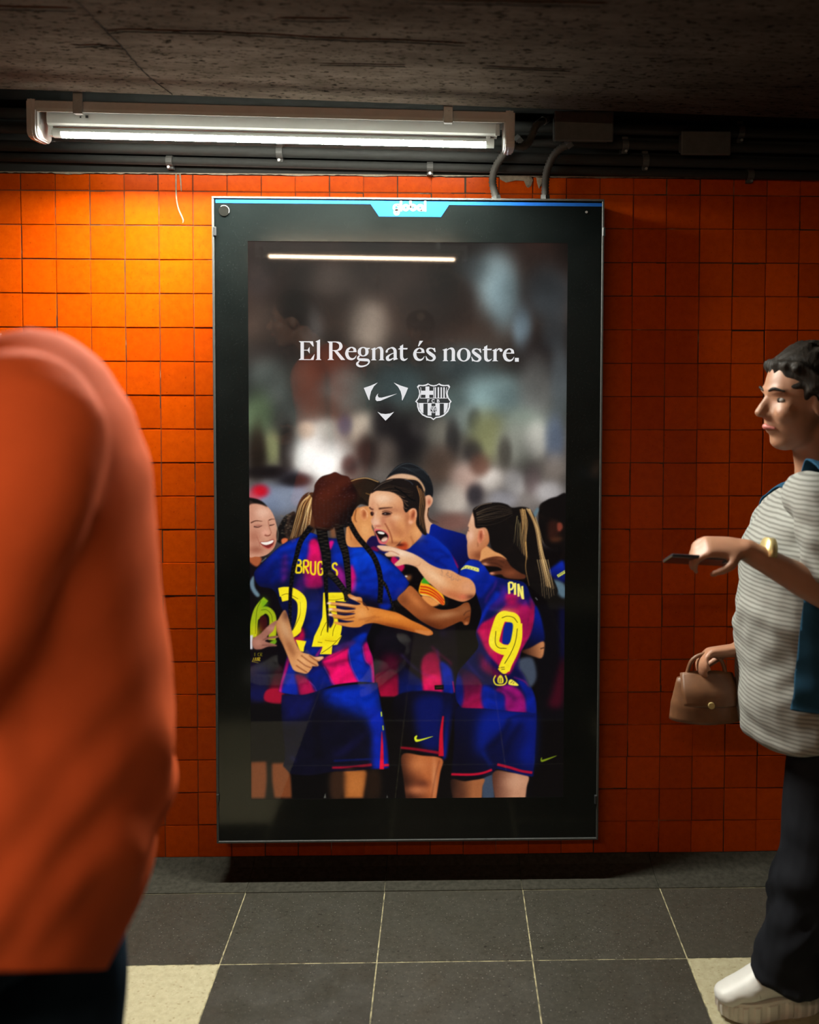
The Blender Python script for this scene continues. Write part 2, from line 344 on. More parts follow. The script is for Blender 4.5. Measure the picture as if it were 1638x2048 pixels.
def paint_poster():
    global CAN
    g=[(474,(30,19,16)),(560,(38,27,23)),(650,(50,38,32)),(740,(40,40,38)),(820,(62,66,62)),(900,(84,78,72)),(1000,(112,106,102)),(1100,(60,55,55)),(1604,(10,8,9))]
    ys=[q[0]-PY0 for q in g]
    for k in range(3): CAN[:,:,k]=np.interp(np.arange(PH),ys,[q[1][k] for q in g])[:,None]
    b0=[(985,560,34,48,(98,112,114),.9),(1010,600,22,42,(92,108,112),.8),(940,540,26,20,(70,80,82),.6),(1045,655,14,30,(100,118,128),.8),(1095,590,34,40,(52,58,62),.8),
     (735,650,30,42,(122,110,98),.75),(622,655,18,30,(98,92,88),.7),(660,560,44,24,(66,58,52),.6),(530,640,26,26,(72,58,50),.6),(770,560,40,30,(58,46,40),.5),(520,560,20,26,(58,48,46),.6),
     (590,640,20,36,(22,16,14),.8),(560,720,40,22,(34,26,24),.7),(905,610,34,44,(30,22,19),.8),(1085,720,34,44,(24,20,20),.85),(700,720,30,24,(44,34,30),.6),(850,640,30,40,(30,24,22),.6),(1110,660,18,30,(60,66,70),.6),
     (540,765,34,34,(96,104,98),.8),(515,830,22,34,(98,118,84),.8),(600,755,20,26,(60,58,52),.6),(690,780,34,30,(108,120,114),.75),(640,820,26,22,(56,52,46),.7),(800,770,36,30,(66,84,86),.6),(930,730,40,26,(58,70,72),.6),
     (985,790,48,30,(112,134,134),.85),(1075,780,26,44,(108,108,104),.7),(1120,760,14,50,(84,92,96),.6),(890,800,26,20,(70,84,82),.6),(935,840,26,20,(120,132,126),.6),(1040,850,36,24,(122,134,122),.7),(950,840,10,16,(30,32,32),.6),
     (545,895,14,24,(150,154,104),.75),(515,905,12,40,(40,30,22),.8),(575,905,12,36,(26,20,18),.85),(545,945,44,9,(30,24,26),.9),(640,912,30,40,(206,206,200),.95),(640,905,40,34,(206,206,200),.6),(612,860,14,12,(170,150,130),.7),(660,860,20,16,(150,150,140),.6),
     (728,855,24,22,(200,186,166),.9),(690,850,10,14,(60,70,96),.6),(770,850,20,30,(40,36,38),.85),(812,880,26,34,(28,24,26),.9),(770,905,18,22,(96,84,76),.7),(735,905,16,26,(40,30,28),.85),(840,850,16,18,(66,62,60),.6),
     (880,865,18,20,(104,100,90),.8),(905,880,10,30,(36,34,34),.7),(975,872,26,34,(126,128,88),.8),(945,905,14,18,(40,36,36),.7),(1035,890,26,30,(150,152,140),.8),(1075,880,18,26,(184,182,172),.8),(1010,905,10,22,(60,56,50),.7),(1110,880,14,34,(80,92,112),.7),(1110,935,16,20,(130,120,112),.7),
     (880,930,24,26,(110,86,72),.7),(930,960,22,24,(176,150,138),.8),(905,1000,22,22,(196,184,172),.8),(985,960,20,16,(176,168,160),.8),(950,990,12,16,(54,50,54),.85),(1030,965,16,18,(176,172,170),.8),(1065,960,12,20,(96,84,84),.7),(1100,985,20,16,(176,172,172),.7),(1005,1000,20,14,(146,144,148),.8),(905,1045,30,14,(110,80,72),.8),(960,930,14,16,(86,58,48),.7),
     (545,1000,34,24,(126,136,156),.95),(585,985,22,22,(132,140,156),.9),(520,982,12,9,(176,22,44),.95),(505,1000,10,12,(176,60,70),.6),(590,960,24,10,(28,24,28),.85),(700,930,12,14,(44,34,34),.7)]
    for x,y,rx,ry,c,a in b0: B(Z0,x,y,rx*1.12,ry*1.12,c,min(1,a*1.12),disc=True)
    lf=np.zeros((PH,PW),np.float32)
    for s,w in ((16,1.),(34,1.4)):
        r=_rg.randn(PH//8+2,PW//8+2).astype(np.float32); r=np.kron(r,np.ones((8,8),np.float32))[:PH,:PW]; r=blur(r,s); lf+=w*r/r.std()
    CAN*= (1+.09*lf)[...,None]; CAN=np.clip(CAN,0,255)
    # lower region is dark behind the players
    S(Z0,[(480,1120),(1150,1090),(1150,1620),(480,1620)],(11,8,10),6,1,False)
    # ---------- player behind the captain
    S(Z3,[(930,700),(900,900),(880,1010),(1010,1000),(1060,900),(980,820),(980,680)],(205,160,130))
    S(Z3,[(1020,870),(1150,920),(1300,960),(1440,1020),(1500,1200),(1480,1500),(1250,1460),(1180,1250),(900,1080),(980,1000)],(8,36,132),grad=((1050,900),(1400,1300),(10,16,70)))
    S(Z3,[(1210,1190),(1290,1290),(1330,1380),(1280,1390),(1230,1300)],(150,20,90),1.5)
    h=S(Z3,[(480,360),(560,240),(640,175),(740,150),(850,185),(950,260),(1010,360),(1035,470),(1020,560),(960,560),(900,420),(780,330),(640,310)],(26,28,32))
    S(Z3,[(480,360),(560,300),(680,280),(820,310),(900,380),(940,470),(900,480),(760,380),(600,360)],(205,165,135),1)
    S(Z3,[(930,560),(990,530),(1030,580),(1010,650),(960,690),(920,660)],(214,160,130)); B(Z3,985,610,16,26,(150,80,60),.7)
    for i in range(14): L(Z3,[(560+i*30,262-abs(i-6)*4),(640+i*28,200+i*3),(760+i*20,235+i*14)],4,(84,94,98),.35,clip=h)
    L(Z3,[(540,270),(640,190),(750,160),(880,210),(980,300)],5,(130,140,140),.5)
    for k in range(5): L(Z3,[(980,680),(975,760+10*k),(1000+20*k,830+4*k),(1040+14*k,862)],5,(60,40,30),.8,w1=2)
    # ---------- far right player, dark
    S(Z4,[(1290,320),(1370,235),(1480,195),(1620,190),(1620,760),(1400,760),(1300,600)],(14,11,12),1.2)
    S(Z4,[(1400,470),(1500,470),(1560,520),(1540,600),(1480,640),(1440,700),(1390,640)],(50,26,20),3)
    S(Z4,[(1500,490),(1545,490),(1558,540),(1530,580),(1500,570)],(120,62,48),1.5); S(Z4,[(1430,660),(1520,640),(1560,660),(1520,700),(1440,700)],(92,54,34),3,.8)
    S(Z4,[(1225,390),(1270,315),(1290,340),(1245,430)],(96,116,124),1.5)
    S(Z4,[(1400,1030),(1480,960),(1570,920),(1590,1150),(1480,1130),(1410,1080)],(12,44,150),2,grad=((1500,950),(1480,1130),(12,20,80)))
    L(Z4,[(1500,1090),(1590,1035)],34,(200,200,90),.95); 
    for i in range(4): L(Z4,[(1512+i*22,1088-i*14),(1522+i*22,1062-i*12)],5,(30,40,90),.9)
    S(Z4,[(1440,1130),(1580,1180),(1590,1330),(1530,1320),(1480,1240)],(90,110,122),2)
    # dark jersey of the right player
    S(Z6,[(1380,200),(1600,180),(1600,1100),(1380,1100)],(12,10,16),2,1,False)
    S(Z6,[(1560,250),(1600,250),(1600,600),(1570,600)],(14,16,60),4); S(Z6,[(1585,600),(1500,880),(1470,980),(1580,980),(1600,700)],(70,10,30),5,.9)
    # ---------- smiling player at left edge
    S(Z2,[(30,1120),(120,1180),(170,1230),(130,1400),(90,1700),(30,1800)],(18,12,18),1.5)
    S(Z2,[(40,1100),(130,1140),(170,1190),(120,1260),(40,1200)],(160,92,60),1.5)
    f=S(Z2,[(30,640),(100,625),(190,640),(250,690),(290,760),(318,860),(325,940),(305,1040),(270,1100),(200,1150),(110,1160),(30,1120)],(196,146,124))
    S(Z2,[(20,580),(70,578),(130,592),(185,622),(225,668),(170,646),(110,634),(60,640),(20,664)],(22,18,18),1)
    B(Z2,170,720,60,40,(226,180,158),.8,f); B(Z2,90,960,50,60,(160,104,84),.7,f); B(Z2,280,1020,30,60,(170,112,90),.6,f); B(Z2,200,920,30,24,(222,160,140),.8,f); B(Z2,110,1090,60,30,(140,84,66),.7,f); B(Z2,60,740,40,80,(180,128,108),.6,f)
    L(Z2,[(60,825),(110,805),(175,810)],13,(84,54,42),.9,w1=5); L(Z2,[(238,800),(270,788),(300,790)],11,(84,54,42),.9,w1=4)
    L(Z2,[(90,862),(135,868),(172,852)],12,(56,34,30),.95,w1=5); L(Z2,[(245,850),(275,846),(296,838)],11,(56,34,30),.95,w1=5)
    B(Z2,135,850,26,8,(150,98,84),.7,f); L(Z2,[(232,800),(244,870),(262,920),(240,950),(200,940)],8,(150,96,78),.7); L(Z2,[(196,948),(225,955),(256,944)],9,(110,60,48),.8)
    S(Z2,[(152,1018),(220,1010),(285,990),(282,1040),(240,1078),(190,1060)],(120,46,44),.8); S(Z2,[(160,1018),(220,1014),(282,996),(276,1022),(222,1044),(180,1038)],(240,230,218),.6)
    L(Z2,[(180,1058),(235,1082),(284,1050)],12,(190,104,92),.8); L(Z2,[(120,960),(140,1010),(150,1060)],6,(150,94,76),.7)
    # small dark curly head
    S(Z2,[(320,900),(350,840),(390,770),(450,730),(500,720),(520,860),(470,980),(420,1010),(350,1030),(318,990)],(20,17,18),1)
    for i in range(40): 
        x,y=_rg.uniform(350,470),_rg.uniform(740,930); B(Z2,x,y,7,5,(120,104,84),.45)
    S(Z2,[(365,990),(400,975),(430,990),(400,1030),(370,1030)],(200,110,70),1); L(Z2,[(310,850),(330,920),(325,1000)],14,(150,140,120),.5)
    # blonde ponytail at left of braids
    h=S(Z2,[(650,520),(580,555),(530,640),(500,760),(470,900),(440,1000),(560,990),(680,930),(720,760),(720,560)],(62,44,30),.8)
    hair(Z2,[(640,545),(560,620),(510,780),(450,980)],[(680,600),(670,720),(660,820),(640,930)],46,[(214,172,112),(176,132,78),(120,84,48),(38,26,20),(236,206,156)],8,.85,4,h)
    L(Z2,[(625,548),(650,520),(690,512)],8,(150,150,150),.7)
    # woman with ear behind the braids
    S(Z2,[(1080,700),(1240,660),(1290,760),(1260,860),(1290,940),(1260,1040),(1130,1080),(1010,1060),(1020,800)],(206,142,92),1)
    h=S(Z2,[(1030,420),(1100,390),(1200,378),(1300,400),(1345,440),(1270,520),(1240,600),(1250,660),(1150,640),(1090,700),(1060,760),(1020,640)],(30,22,18),.8)
    for i in range(18): L(Z2,[(1060+i*5,410+i*9),(1180,395+i*11),(1300-i*3,440+i*13)],4,(120,86,52),.4,clip=h)
    L(Z2,[(1050,412),(1130,388),(1220,383),(1330,420)],8,(206,166,110),.85); L(Z2,[(1200,530),(1260,550)],8,(190,140,80),.6)
    S(Z2,[(1140,690),(1175,668),(1215,690),(1235,740),(1215,790),(1185,805),(1150,770)],(216,150,104),.8); B(Z2,1185,735,18,34,(140,74,44),.75); L(Z2,[(1155,700),(1180,685),(1212,720),(1215,770)],8,(240,180,134),.8)
    L(Z2,[(1130,670),(1090,740),(1085,820)],18,(190,120,66),.8,1.2); L(Z2,[(1105,690),(1095,780),(1110,820)],8,(60,36,24),.7,1); B(Z2,1110,980,40,70,(170,104,58),.6); B(Z2,1190,900,40,60,(224,164,112),.7)
    S(Z2,[(1210,1040),(1290,960),(1340,1000),(1420,1120),(1300,1110)],(28,22,84),1.5)
    # ---------- captain
    S(Z3,[(800,1110),(880,1000),(910,960),(1010,1000),(1120,1080),(1230,1190),(1290,1320),(1330,1440),(1240,1480),(1050,1400),(700,1330),(560,1250),(330,1180),(260,1090),(330,1010),(420,1080),(560,1150)],(10,44,146),.8,grad=((1000,1050),(600,1400),(14,22,84)))
    for q in ([(820,1110),(900,1060),(980,1090)],[(1000,1180),(1120,1180),(1230,1260)],[(900,1200),(1040,1280),(1200,1380)],[(1060,1330),(1120,1260),(1230,1250)]): L(Z3,q,16,(6,18,84),.7,2.2)
    L(Z3,[(1010,1020),(1120,1100),(1220,1200)],20,(16,72,190),.6,3)
    S(Z3,[(260,1090),(330,1010),(400,1060),(420,1110),(380,1150),(330,1180)],(32,18,70),1.2); S(Z3,[(300,1150),(350,1130),(400,1180),(340,1190)],(110,16,66),1.5)
    S(Z3,[(560,1240),(640,1300),(700,1360),(660,1430),(600,1400),(540,1330)],(176,20,84),1.5)
    # captain torso below arms
    tm=S(Z6,[(140,420),(420,330),(700,300),(760,520),(760,760),(735,910,1),(165,912,1),(110,700)],(20,13,22),2)
    FAB.append(tm)
    S(Z6,[(120,740),(300,730),(305,912,1),(162,912,1)],(150,18,58),1.5,grad=((220,900),(220,620),(60,10,34))); S(Z6,[(180,600),(290,590),(310,740),(150,750)],(80,12,40),6,.8)
    S(Z6,[(310,650),(400,720),(495,800),(495,912,1),(305,912,1)],(16,34,110),2,grad=((420,900),(330,620),(20,12,24)))
    S(Z6,[(480,640),(560,560),(620,600),(645,760),(658,912,1),(500,912,1)],(196,24,86),2,grad=((580,780),(560,500),(70,10,36)))
    S(Z6,[(630,640),(700,680),(730,760),(735,890,1),(655,900,1),(640,760)],(14,40,140),2)
    L(Z6,[(320,580),(400,660),(490,730),(600,770)],10,(92,74,150),.6,2.2,w1=3); L(Z6,[(600,540),(640,660),(720,720)],9,(70,60,140),.6,2,w1=3); L(Z6,[(560,520),(600,560),(700,640),(715,670)],10,(150,24,80),.7,2.5)
    L(Z6,[(650,400),(655,440)],30,(50,34,84),.7,4); L(Z6,[(120,420),(85,560)],40,(14,8,12),.7,6)
    L(Z6,[(725,790),(740,880)],8,(200,30,90),.9,1)
    S(Z6,[(583,823),(655,820),(655,857),(585,858)],(22,18,16),.6,1,False); L(Z6,[(595,842),(645,838)],5,(120,104,60),.6)
    weave(tm)
    # neck and face
    S(Z3,[(560,1130),(640,1100),(720,900),(830,800),(880,940),(900,1000),(800,1110),(740,1160),(640,1160)],(196,132,88),1)
    B(Z3,850,960,50,60,(222,160,110),.8); S(Z3,[(610,1130),(700,1080),(740,1120),(720,1180),(640,1170)],(176,70,36),2,.9); B(Z3,640,1110,40,14,(70,30,24),.8)
    L(Z3,[(770,1010),(800,1080),(790,1110)],10,(120,70,44),.6,1.4)
    f=S(Z3,[(300,520),(350,480),(450,480),(580,500),(660,560),(720,680),(780,720),(790,860),(740,980),(660,1060),(590,1130),(540,1135),(480,1110),(420,1080),(390,1010),(350,950),(330,890),(306,830),(330,760),(285,690),(280,620)],(214,160,124),.7,grad=((380,600),(760,900),(196,132,92)))
    B(Z3,440,570,90,44,(238,196,166),.8,f); B(Z3,660,900,70,90,(222,158,108),.7,f); B(Z3,560,820,50,60,(206,146,112),.6,f); B(Z3,620,1060,60,40,(226,160,104),.7,f); B(Z3,690,700,40,70,(190,130,98),.6,f); B(Z3,330,640,30,60,(200,142,112),.6,f)
    B(Z3,360,850,40,46,(232,184,160),.75,f); B(Z3,450,830,26,40,(176,112,88),.7,f); B(Z3,385,890,34,12,(170,96,80),.7,f); B(Z3,600,700,50,26,(170,116,88),.5,f)
    L(Z3,[(372,720),(350,790),(325,850)],10,(246,206,182),.55,1.5); L(Z3,[(400,700),(392,660),(375,630)],7,(160,104,82),.6,1)
    L(Z3,[(400,690),(470,682),(560,676)],20,(58,36,28),.95,.8,w1=7,wm=16); L(Z3,[(288,672),(306,690),(336,702)],17,(58,36,28),.9,.8)
    S(Z3,[(432,752),(470,728),(520,735),(545,752),(490,768)],(42,24,22),.7); L(Z3,[(440,790),(490,790),(545,770)],9,(150,98,78),.7,1); B(Z3,470,745,8,6,(220,200,190),.5)
    S(Z3,[(300,735),(325,722),(342,745),(330,772),(308,768)],(44,26,24),.7); L(Z3,[(330,905),(345,930),(360,905)],6,(120,66,54),.8)
    L(Z3,[(470,860),(515,940),(545,1020),(558,1090)],13,(120,64,44),.85,1); 
    S(Z3,[(345,935),(400,928),(470,950),(515,1000),(510,1050),(480,1100),(430,1105),(395,1080),(372,1010)],(206,104,108),.8)
    S(Z3,[(360,955),(410,945),(468,965),(505,1005),(498,1050),(450,1080),(410,1050),(380,1000)],(26,10,12),.7)
    S(Z3,[(385,960),(430,958),(468,975),(450,990),(400,982)],(230,226,214),.6); S(Z3,[(425,1060),(455,1035),(500,1030),(490,1062),(450,1078)],(232,190,170),.8); S(Z3,[(430,1050),(460,1020),(500,1020),(480,1040)],(190,150,130),.8,.7)
    B(Z3,640,960,46,60,(150,88,58),.45,f,-25); B(Z3,560,890,26,70,(160,98,70),.4,f,-20); B(Z3,730,820,26,90,(150,92,64),.5,f); B(Z3,500,700,60,14,(150,98,76),.5,f); B(Z3,600,1090,70,20,(120,66,44),.5,f); B(Z3,320,760,16,60,(160,104,84),.5,f); B(Z3,600,790,40,24,(236,190,156),.45,f); B(Z3,430,1115,50,12,(160,92,70),.5,f)
    L(Z3,[(436,728),(475,716),(535,728),(556,745)],9,(60,36,30),.8,.8); L(Z3,[(440,765),(490,778),(540,762)],6,(90,54,44),.7,.8); L(Z3,[(520,610),(580,640),(600,680)],6,(160,110,86),.4,1.4)
    # ear
    S(Z3,[(750,720),(790,680),(835,700),(845,770),(820,840),(770,868),(745,840),(760,790)],(216,144,104),.8); B(Z3,798,760,18,44,(120,56,36),.75,rot=15); L(Z3,[(765,720),(800,690),(832,720),(830,790)],11,(240,180,146),.8,.9); B(Z3,770,845,18,16,(236,180,150),.7)
    # captain hair
    h=S(Z3,[(310,510),(340,450),(420,390),(520,345),(640,335),(740,345),(840,360),(900,420),(935,520),(945,640),(930,780),(945,900),(960,990),(920,990),(870,930),(835,860),(850,760),(830,690),(770,690),(720,735),(690,690),(680,600),(620,530),(540,490),(430,480),(370,480)],(30,23,22),.8)
    hair(Z3,[(350,470),(480,400),(640,420),(800,470)],[(560,500),(640,540),(700,560),(800,540)],40,[(84,62,46),(20,15,16),(120,94,70),(14,11,12)],5,.55,5,h)
    hair(Z3,[(840,420),(880,560),(870,720),(880,880)],[(930,500),(950,650),(930,800),(955,980)],34,[(120,84,52),(60,42,30),(18,14,14),(176,130,84)],6,.7,4,h)
    L(Z3,[(580,440),(680,500),(760,570),(830,600)],16,(10,9,12),.9); L(Z3,[(340,470),(440,395),(560,350)],7,(150,130,110),.6); L(Z3,[(700,350),(820,340),(900,400),(940,500)],8,(176,140,96),.7); L(Z3,[(700,345),(760,370),(800,410)],10,(60,66,76),.8)
    for q in ([(690,600),(720,640),(745,660)],[(680,640),(700,680),(730,690)],[(640,560),(690,590),(740,610)],[(560,500),(640,540),(700,560)]): L(Z3,q,6,(196,150,116),.6)
    # captain armband
    m=S(Z3,[(905,1520),(960,1560),(1060,1620),(1150,1700),(1170,1810),(1110,1800),(1000,1720),(900,1700),(865,1650)],(236,160,30),.8)
    for i in range(4): L(Z3,[(885-i*3,1600+i*32),(980,1615+i*34),(1080,1675+i*34),(1165,1770+i*36)],15,((176,32,20) if i<3 else (250,240,210)),.95,.8,clip=m)
    S(Z3,[(930,1490),(990,1540),(1000,1570),(900,1560),(905,1530)],(64,150,40),1)
    S(Z3,[(900,1710),(1000,1720),(1110,1800),(1000,1840),(920,1790)],(214,140,80),1.4)
    S(Z3,[(690,1480),(780,1470),(760,1530),(700,1520)],(130,84,50),2); B(Z3,715,1478,12,8,(240,230,220),.8)
    # captain shorts and leg
    S(Z8,[(40,125),(480,110),(470,300),(425,572,1),(365,570),(240,545),(60,520,1)],(14,13,40),1.5,grad=((330,250),(90,400),(12,8,12)))
    S(Z8,[(200,140),(400,130),(390,330),(370,520),(240,500),(190,300)],(12,24,92),6,.9); S(Z8,[(405,130),(470,140),(440,360),(420,570),(395,570),(410,330)],(10,34,130),2,.95,grad=((420,540),(440,150),(12,16,52)))
    L(Z8,[(398,270),(384,400),(383,570)],12,(190,20,48),.95,.8,w1=40); L(Z8,[(80,505),(200,518),(370,545)],18,(150,18,42),.85,1,w1=22)
    m=S(Z8,[(90,560),(240,565),(390,590),(375,700),(345,895,1),(120,895,1),(105,760)],(168,98,58),1,grad=((250,650),(100,700),(60,32,22)))
    B(Z8,210,630,60,50,(186,118,74),.8,m); B(Z8,240,775,40,24,(84,44,30),.7,m); B(Z8,200,820,60,26,(196,124,84),.7,m); B(Z8,330,720,14,110,(196,134,94),.7,m); L(Z8,[(370,600),(340,720),(310,880)],8,(110,62,42),.6,1.2,clip=m)
    sw=[(183,430),(198,414),(205,420),(200,440),(225,443),(312,422),(314,426),(215,460),(190,458)]
    S(Z8,sw,(206,214,50),.5)
    # ---------- right player (number nine)
    S(Z8,[(455,600),(700,600),(1060,600),(1060,890),(1000,890),(460,890)],(11,9,13),2,1,False)
    S(Z8,[(690,730),(770,700),(780,890),(690,890)],(66,76,92),2); S(Z8,[(1060,540),(1075,560),(1070,640),(1055,640)],(110,140,170),1)
    m=S(Z8,[(455,745),(560,755),(700,735),(690,800),(685,895,1),(470,895,1)],(150,96,62),1,grad=((620,800),(450,800),(40,24,20))); B(Z8,520,850,30,30,(84,50,36),.7,m)
    m=S(Z8,[(770,690),(900,690),(1030,715),(1020,800),(1010,895,1),(785,895,1)],(176,130,104),1,grad=((930,800),(770,780),(90,56,44))); B(Z8,930,760,60,40,(190,146,120),.7,m)
    S(Z8,[(500,200),(700,215),(1095,250,1),(1090,400),(1070,720,1),(1000,710),(800,660,1),(760,690),(640,725),(460,710,1),(480,450)],(12,22,84),1.2,grad=((950,300),(500,550),(12,10,30)))
    S(Z8,[(700,240),(1000,250),(900,340),(760,440),(690,560),(640,480)],(10,38,138),8,.75); S(Z8,[(1000,280),(1085,270),(1075,600),(1030,640),(960,560),(1040,420)],(10,34,130),8,.7)
    L(Z8,[(900,300),(840,400),(770,480),(720,520)],30,(10,10,36),.8,4); L(Z8,[(980,330),(900,450),(860,560)],26,(10,10,36),.7,4); L(Z8,[(690,540),(730,600),(760,640)],14,(16,60,176),.6,3); L(Z8,[(870,300),(950,270),(1080,270)],10,(8,10,40),.7,2)
    L(Z8,[(458,704),(600,706),(690,695),(762,670)],18,(180,18,52),.95,.8); L(Z8,[(800,630),(900,655),(980,680),(1062,692)],20,(170,18,52),.9,.8); L(Z8,[(460,726),(640,738),(760,700)],12,(10,10,22),.9,1); L(Z8,[(800,655),(1060,716)],10,(12,26,90),.9,1)
    # torso
    T=S(Z6,[(852,-155),(949,-138),(1018,-48),(1128,-7),(1280,21),(1336,131),(1375,220),(1365,320),(1340,430),(1262,560),(1255,650),(1295,760),(1345,850),(1375,940),(1380,1045,1),(1300,1036),(1140,1024),(970,1006),(795,1000,1),(755,940),(745,850),(770,720),(850,620),(925,520),(905,420),(935,330),(949,256),(921,152),(894,83),(797,-14),(769,-34)],(12,26,92),.9,grad=((870,-100),(880,800),(14,18,64)))
    FAB.append(T)
    S(Z4,[(390,1070),(440,940),(540,905),(640,930),(760,1060),(800,1120),(760,1180),(640,1330),(570,1280),(480,1130)],(10,52,166),2,.95,clip=T,grad=((480,960),(720,1250),(10,32,120)))
    S(Z6,[(935,350),(1040,290),(1100,240),(1180,120),(1260,130),(1340,230),(1370,200),(1365,300),(1340,420),(1260,560),(1220,640),(1160,740),(1090,680),(980,560),(925,430),(910,400)],(176,20,80),2,clip=T,grad=((1000,420),(1240,200),(150,22,84)))
    S(Z6,[(1100,40),(1080,120),(1000,200),(1040,230),(1150,200),(1220,180),(1300,200),(1290,150),(1240,120),(1160,110),(1150,60)],(62,34,120),3,.85,clip=T); S(Z6,[(1150,105),(1240,140),(1200,190),(1140,180)],(190,22,84),3,.9,clip=T)
    S(Z6,[(960,310),(1010,220),(1090,120),(1060,90),(990,200),(930,310),(910,400)],(14,44,150),2.5,.95,clip=T)
    L(Z6,[(1000,205),(1080,205),(1180,150),(1250,160)],14,(26,18,60),.8,3,clip=T); L(Z6,[(1010,230),(1100,235),(1230,205)],9,(100,60,160),.5,2.5,clip=T); L(Z6,[(1065,0),(1050,60),(1000,130),(980,180)],9,(130,40,140),.7,2,clip=T)
    S(Z6,[(1330,130),(1375,230),(1370,360),(1335,430),(1330,300)],(150,20,70),3,.8,clip=T)
    S(Z6,[(905,420),(980,560),(1060,660),(1080,690),(1060,720),(960,640),(930,520)],(12,24,92),3,.9,clip=T); S(Z6,[(930,560),(1000,640),(1090,720),(1130,780),(1050,760),(940,690)],(120,16,64),4,.85,clip=T)
    S(Z6,[(760,720),(800,690),(900,740),(960,830),(972,1005),(795,1000),(800,860)],(150,18,72),2.5,.95,clip=T,grad=((900,960),(790,720),(40,16,50)))
    S(Z6,[(960,830),(1060,860),(1130,920),(1145,1025),(970,1005)],(12,36,130),2,.95,clip=T); S(Z6,[(1060,860),(1130,820),(1220,840),(1290,920),(1305,1035),(1145,1025),(1130,900)],(140,20,104),2,.95,clip=T); S(Z6,[(1220,760),(1330,840),(1370,930),(1380,1045),(1305,1035),(1290,900)],(12,34,130),2,.95,clip=T)
    L(Z6,[(780,520),(830,630),(900,720),(980,790)],9,(96,50,130),.6,2.2,clip=T); L(Z6,[(960,760),(1060,820),(1180,900),(1220,950)],18,(30,14,56),.7,3.5,clip=T); L(Z6,[(1180,620),(1250,700),(1320,830)],14,(76,40,120),.6,3,clip=T); L(Z6,[(1200,760),(1280,790),(1320,830)],9,(180,30,110),.7,1.5,clip=T)
    S(Z6,[(750,730),(790,760),(810,900),(790,990),(750,940)],(14,28,104),2,.9,clip=T); L(Z6,[(905,420),(935,520),(920,700)],26,(12,14,48),.8,5,clip=T)
    # right sleeve and elbow
    S(Z6,[(1370,200),(1410,280),(1440,420),(1435,480),(1360,520),(1280,540),(1330,440),(1360,320)],(12,34,124),1.6,grad=((1400,300),(1320,520),(12,12,40)))
    S(Z6,[(1260,560),(1330,530),(1430,480),(1440,540),(1420,610),(1360,600)],(178,122,84),1.2,grad=((1420,540),(1270,570),(60,34,24))); 
    for i in range(3): B(Z6,1412+i*10,535-i*3,3,4,(40,26,20),.9)
    S(Z6,[(1255,615),(1350,615),(1380,760),(1330,840),(1290,760),(1240,680)],(70,78,92),2)
    for i in range(60):
        x=_rg.uniform(960,1360); L(Z6,[(x,_rg.uniform(180,700)),(x-20,_rg.uniform(300,900))],3,(20,14,60),.13,.5,clip=T)
    weave(T)
    # number 9
    def yel(z,p,w,**k): return L(z,p,w,YEL,1,.5,**k)
    L(Z6,[(1160,290),(1200,300),(1215,340),(1205,470),(1190,540),(1120,545),(1060,510),(1050,460),(1090,320),(1120,285),(1160,290)],82,(236,212,44),1,.6)
    L(Z6,[(1225,340),(1222,460),(1190,560),(1150,640),(1125,700)],86,(236,212,44),1,.6,w1=92)
    S(Z6,[(1080,690),(1160,690),(1172,700),(1140,732),(1110,728)],(236,212,44),.6)
    S(Z6,[(1130,350),(1165,332),(1195,350),(1185,440),(1165,498),(1120,500),(1112,470)],(12,44,128),.7)
    for q in ([(1108,298),(1150,284),(1200,295),(1232,335)],[(1062,400),(1058,490),(1085,530),(1145,536)],[(1230,380),(1215,480),(1180,570),(1130,655)]): L(Z6,q,5,(40,34,20),.85,.4)
    B(Z6,1150,250,50,20,(250,230,80),.4); B(Z6,1030,480,14,50,(250,232,90),.5); L(Z6,[(1100,685),(1130,682)],6,(60,50,30),.7); L(Z6,[(1105,700),(1132,697)],6,(60,50,30),.7)
    # badge under nine
    L(Z6,[(1060,745),(1045,780),(1060,815),(1095,822),(1130,815),(1148,785),(1135,745)],11,(222,206,60),.95,.5)
    S(Z6,[(1075,770),(1098,742),(1120,770),(1118,806),(1080,806)],(214,198,60),.5); 
    for i in range(2): L(Z6,[(1090+i*14,765),(1088+i*16,802)],5,(40,30,50),.9)
    S(Z6,[(1165,785),(1190,780),(1240,825),(1165,818)],(232,216,80),.6); L(Z6,[(1175,806),(1195,790)],5,(60,40,60),.8); L(Z6,[(1195,812),(1205,800)],5,(60,40,60),.8)
    # PIN
    for q,w in (([(950,1160),(955,1290)],26),([(950,1160),(990,1165),(1000,1200),(985,1235),(955,1238)],22),([(1020,1165),(1020,1300)],26),([(1055,1175),(1060,1320)],24),([(1058,1180),(1105,1340)],24),([(1100,1200),(1112,1350)],24)): L(Z4,q,w,(244,226,110),1,.5,sm=len(q)>2)
    # sleeve badge text
    S(Z4,[(405,1020),(440,980),(480,965),(600,995),(614,1015),(605,1040),(520,1015),(460,1005)],(214,208,110),.6)
    for i in range(5): L(Z4,[(440+i*34,1000-6+i*5),(450+i*34,985+i*6)],7,(60,70,90),.8,.4)
    # her neck, head
    S(Z4,[(620,800),(680,740),(780,800),(890,840),(930,900),(800,920),(640,925),(610,900)],(206,146,98),1.2)
    f=S(Z4,[(560,350),(530,400),(510,460),(488,520),(500,540),(480,600),(468,640),(480,700),(478,760),(495,880),(560,900),(620,900),(640,800),(720,720),(740,560),(640,380)],(206,158,128),.9,grad=((480,600),(680,780),(176,112,74)))
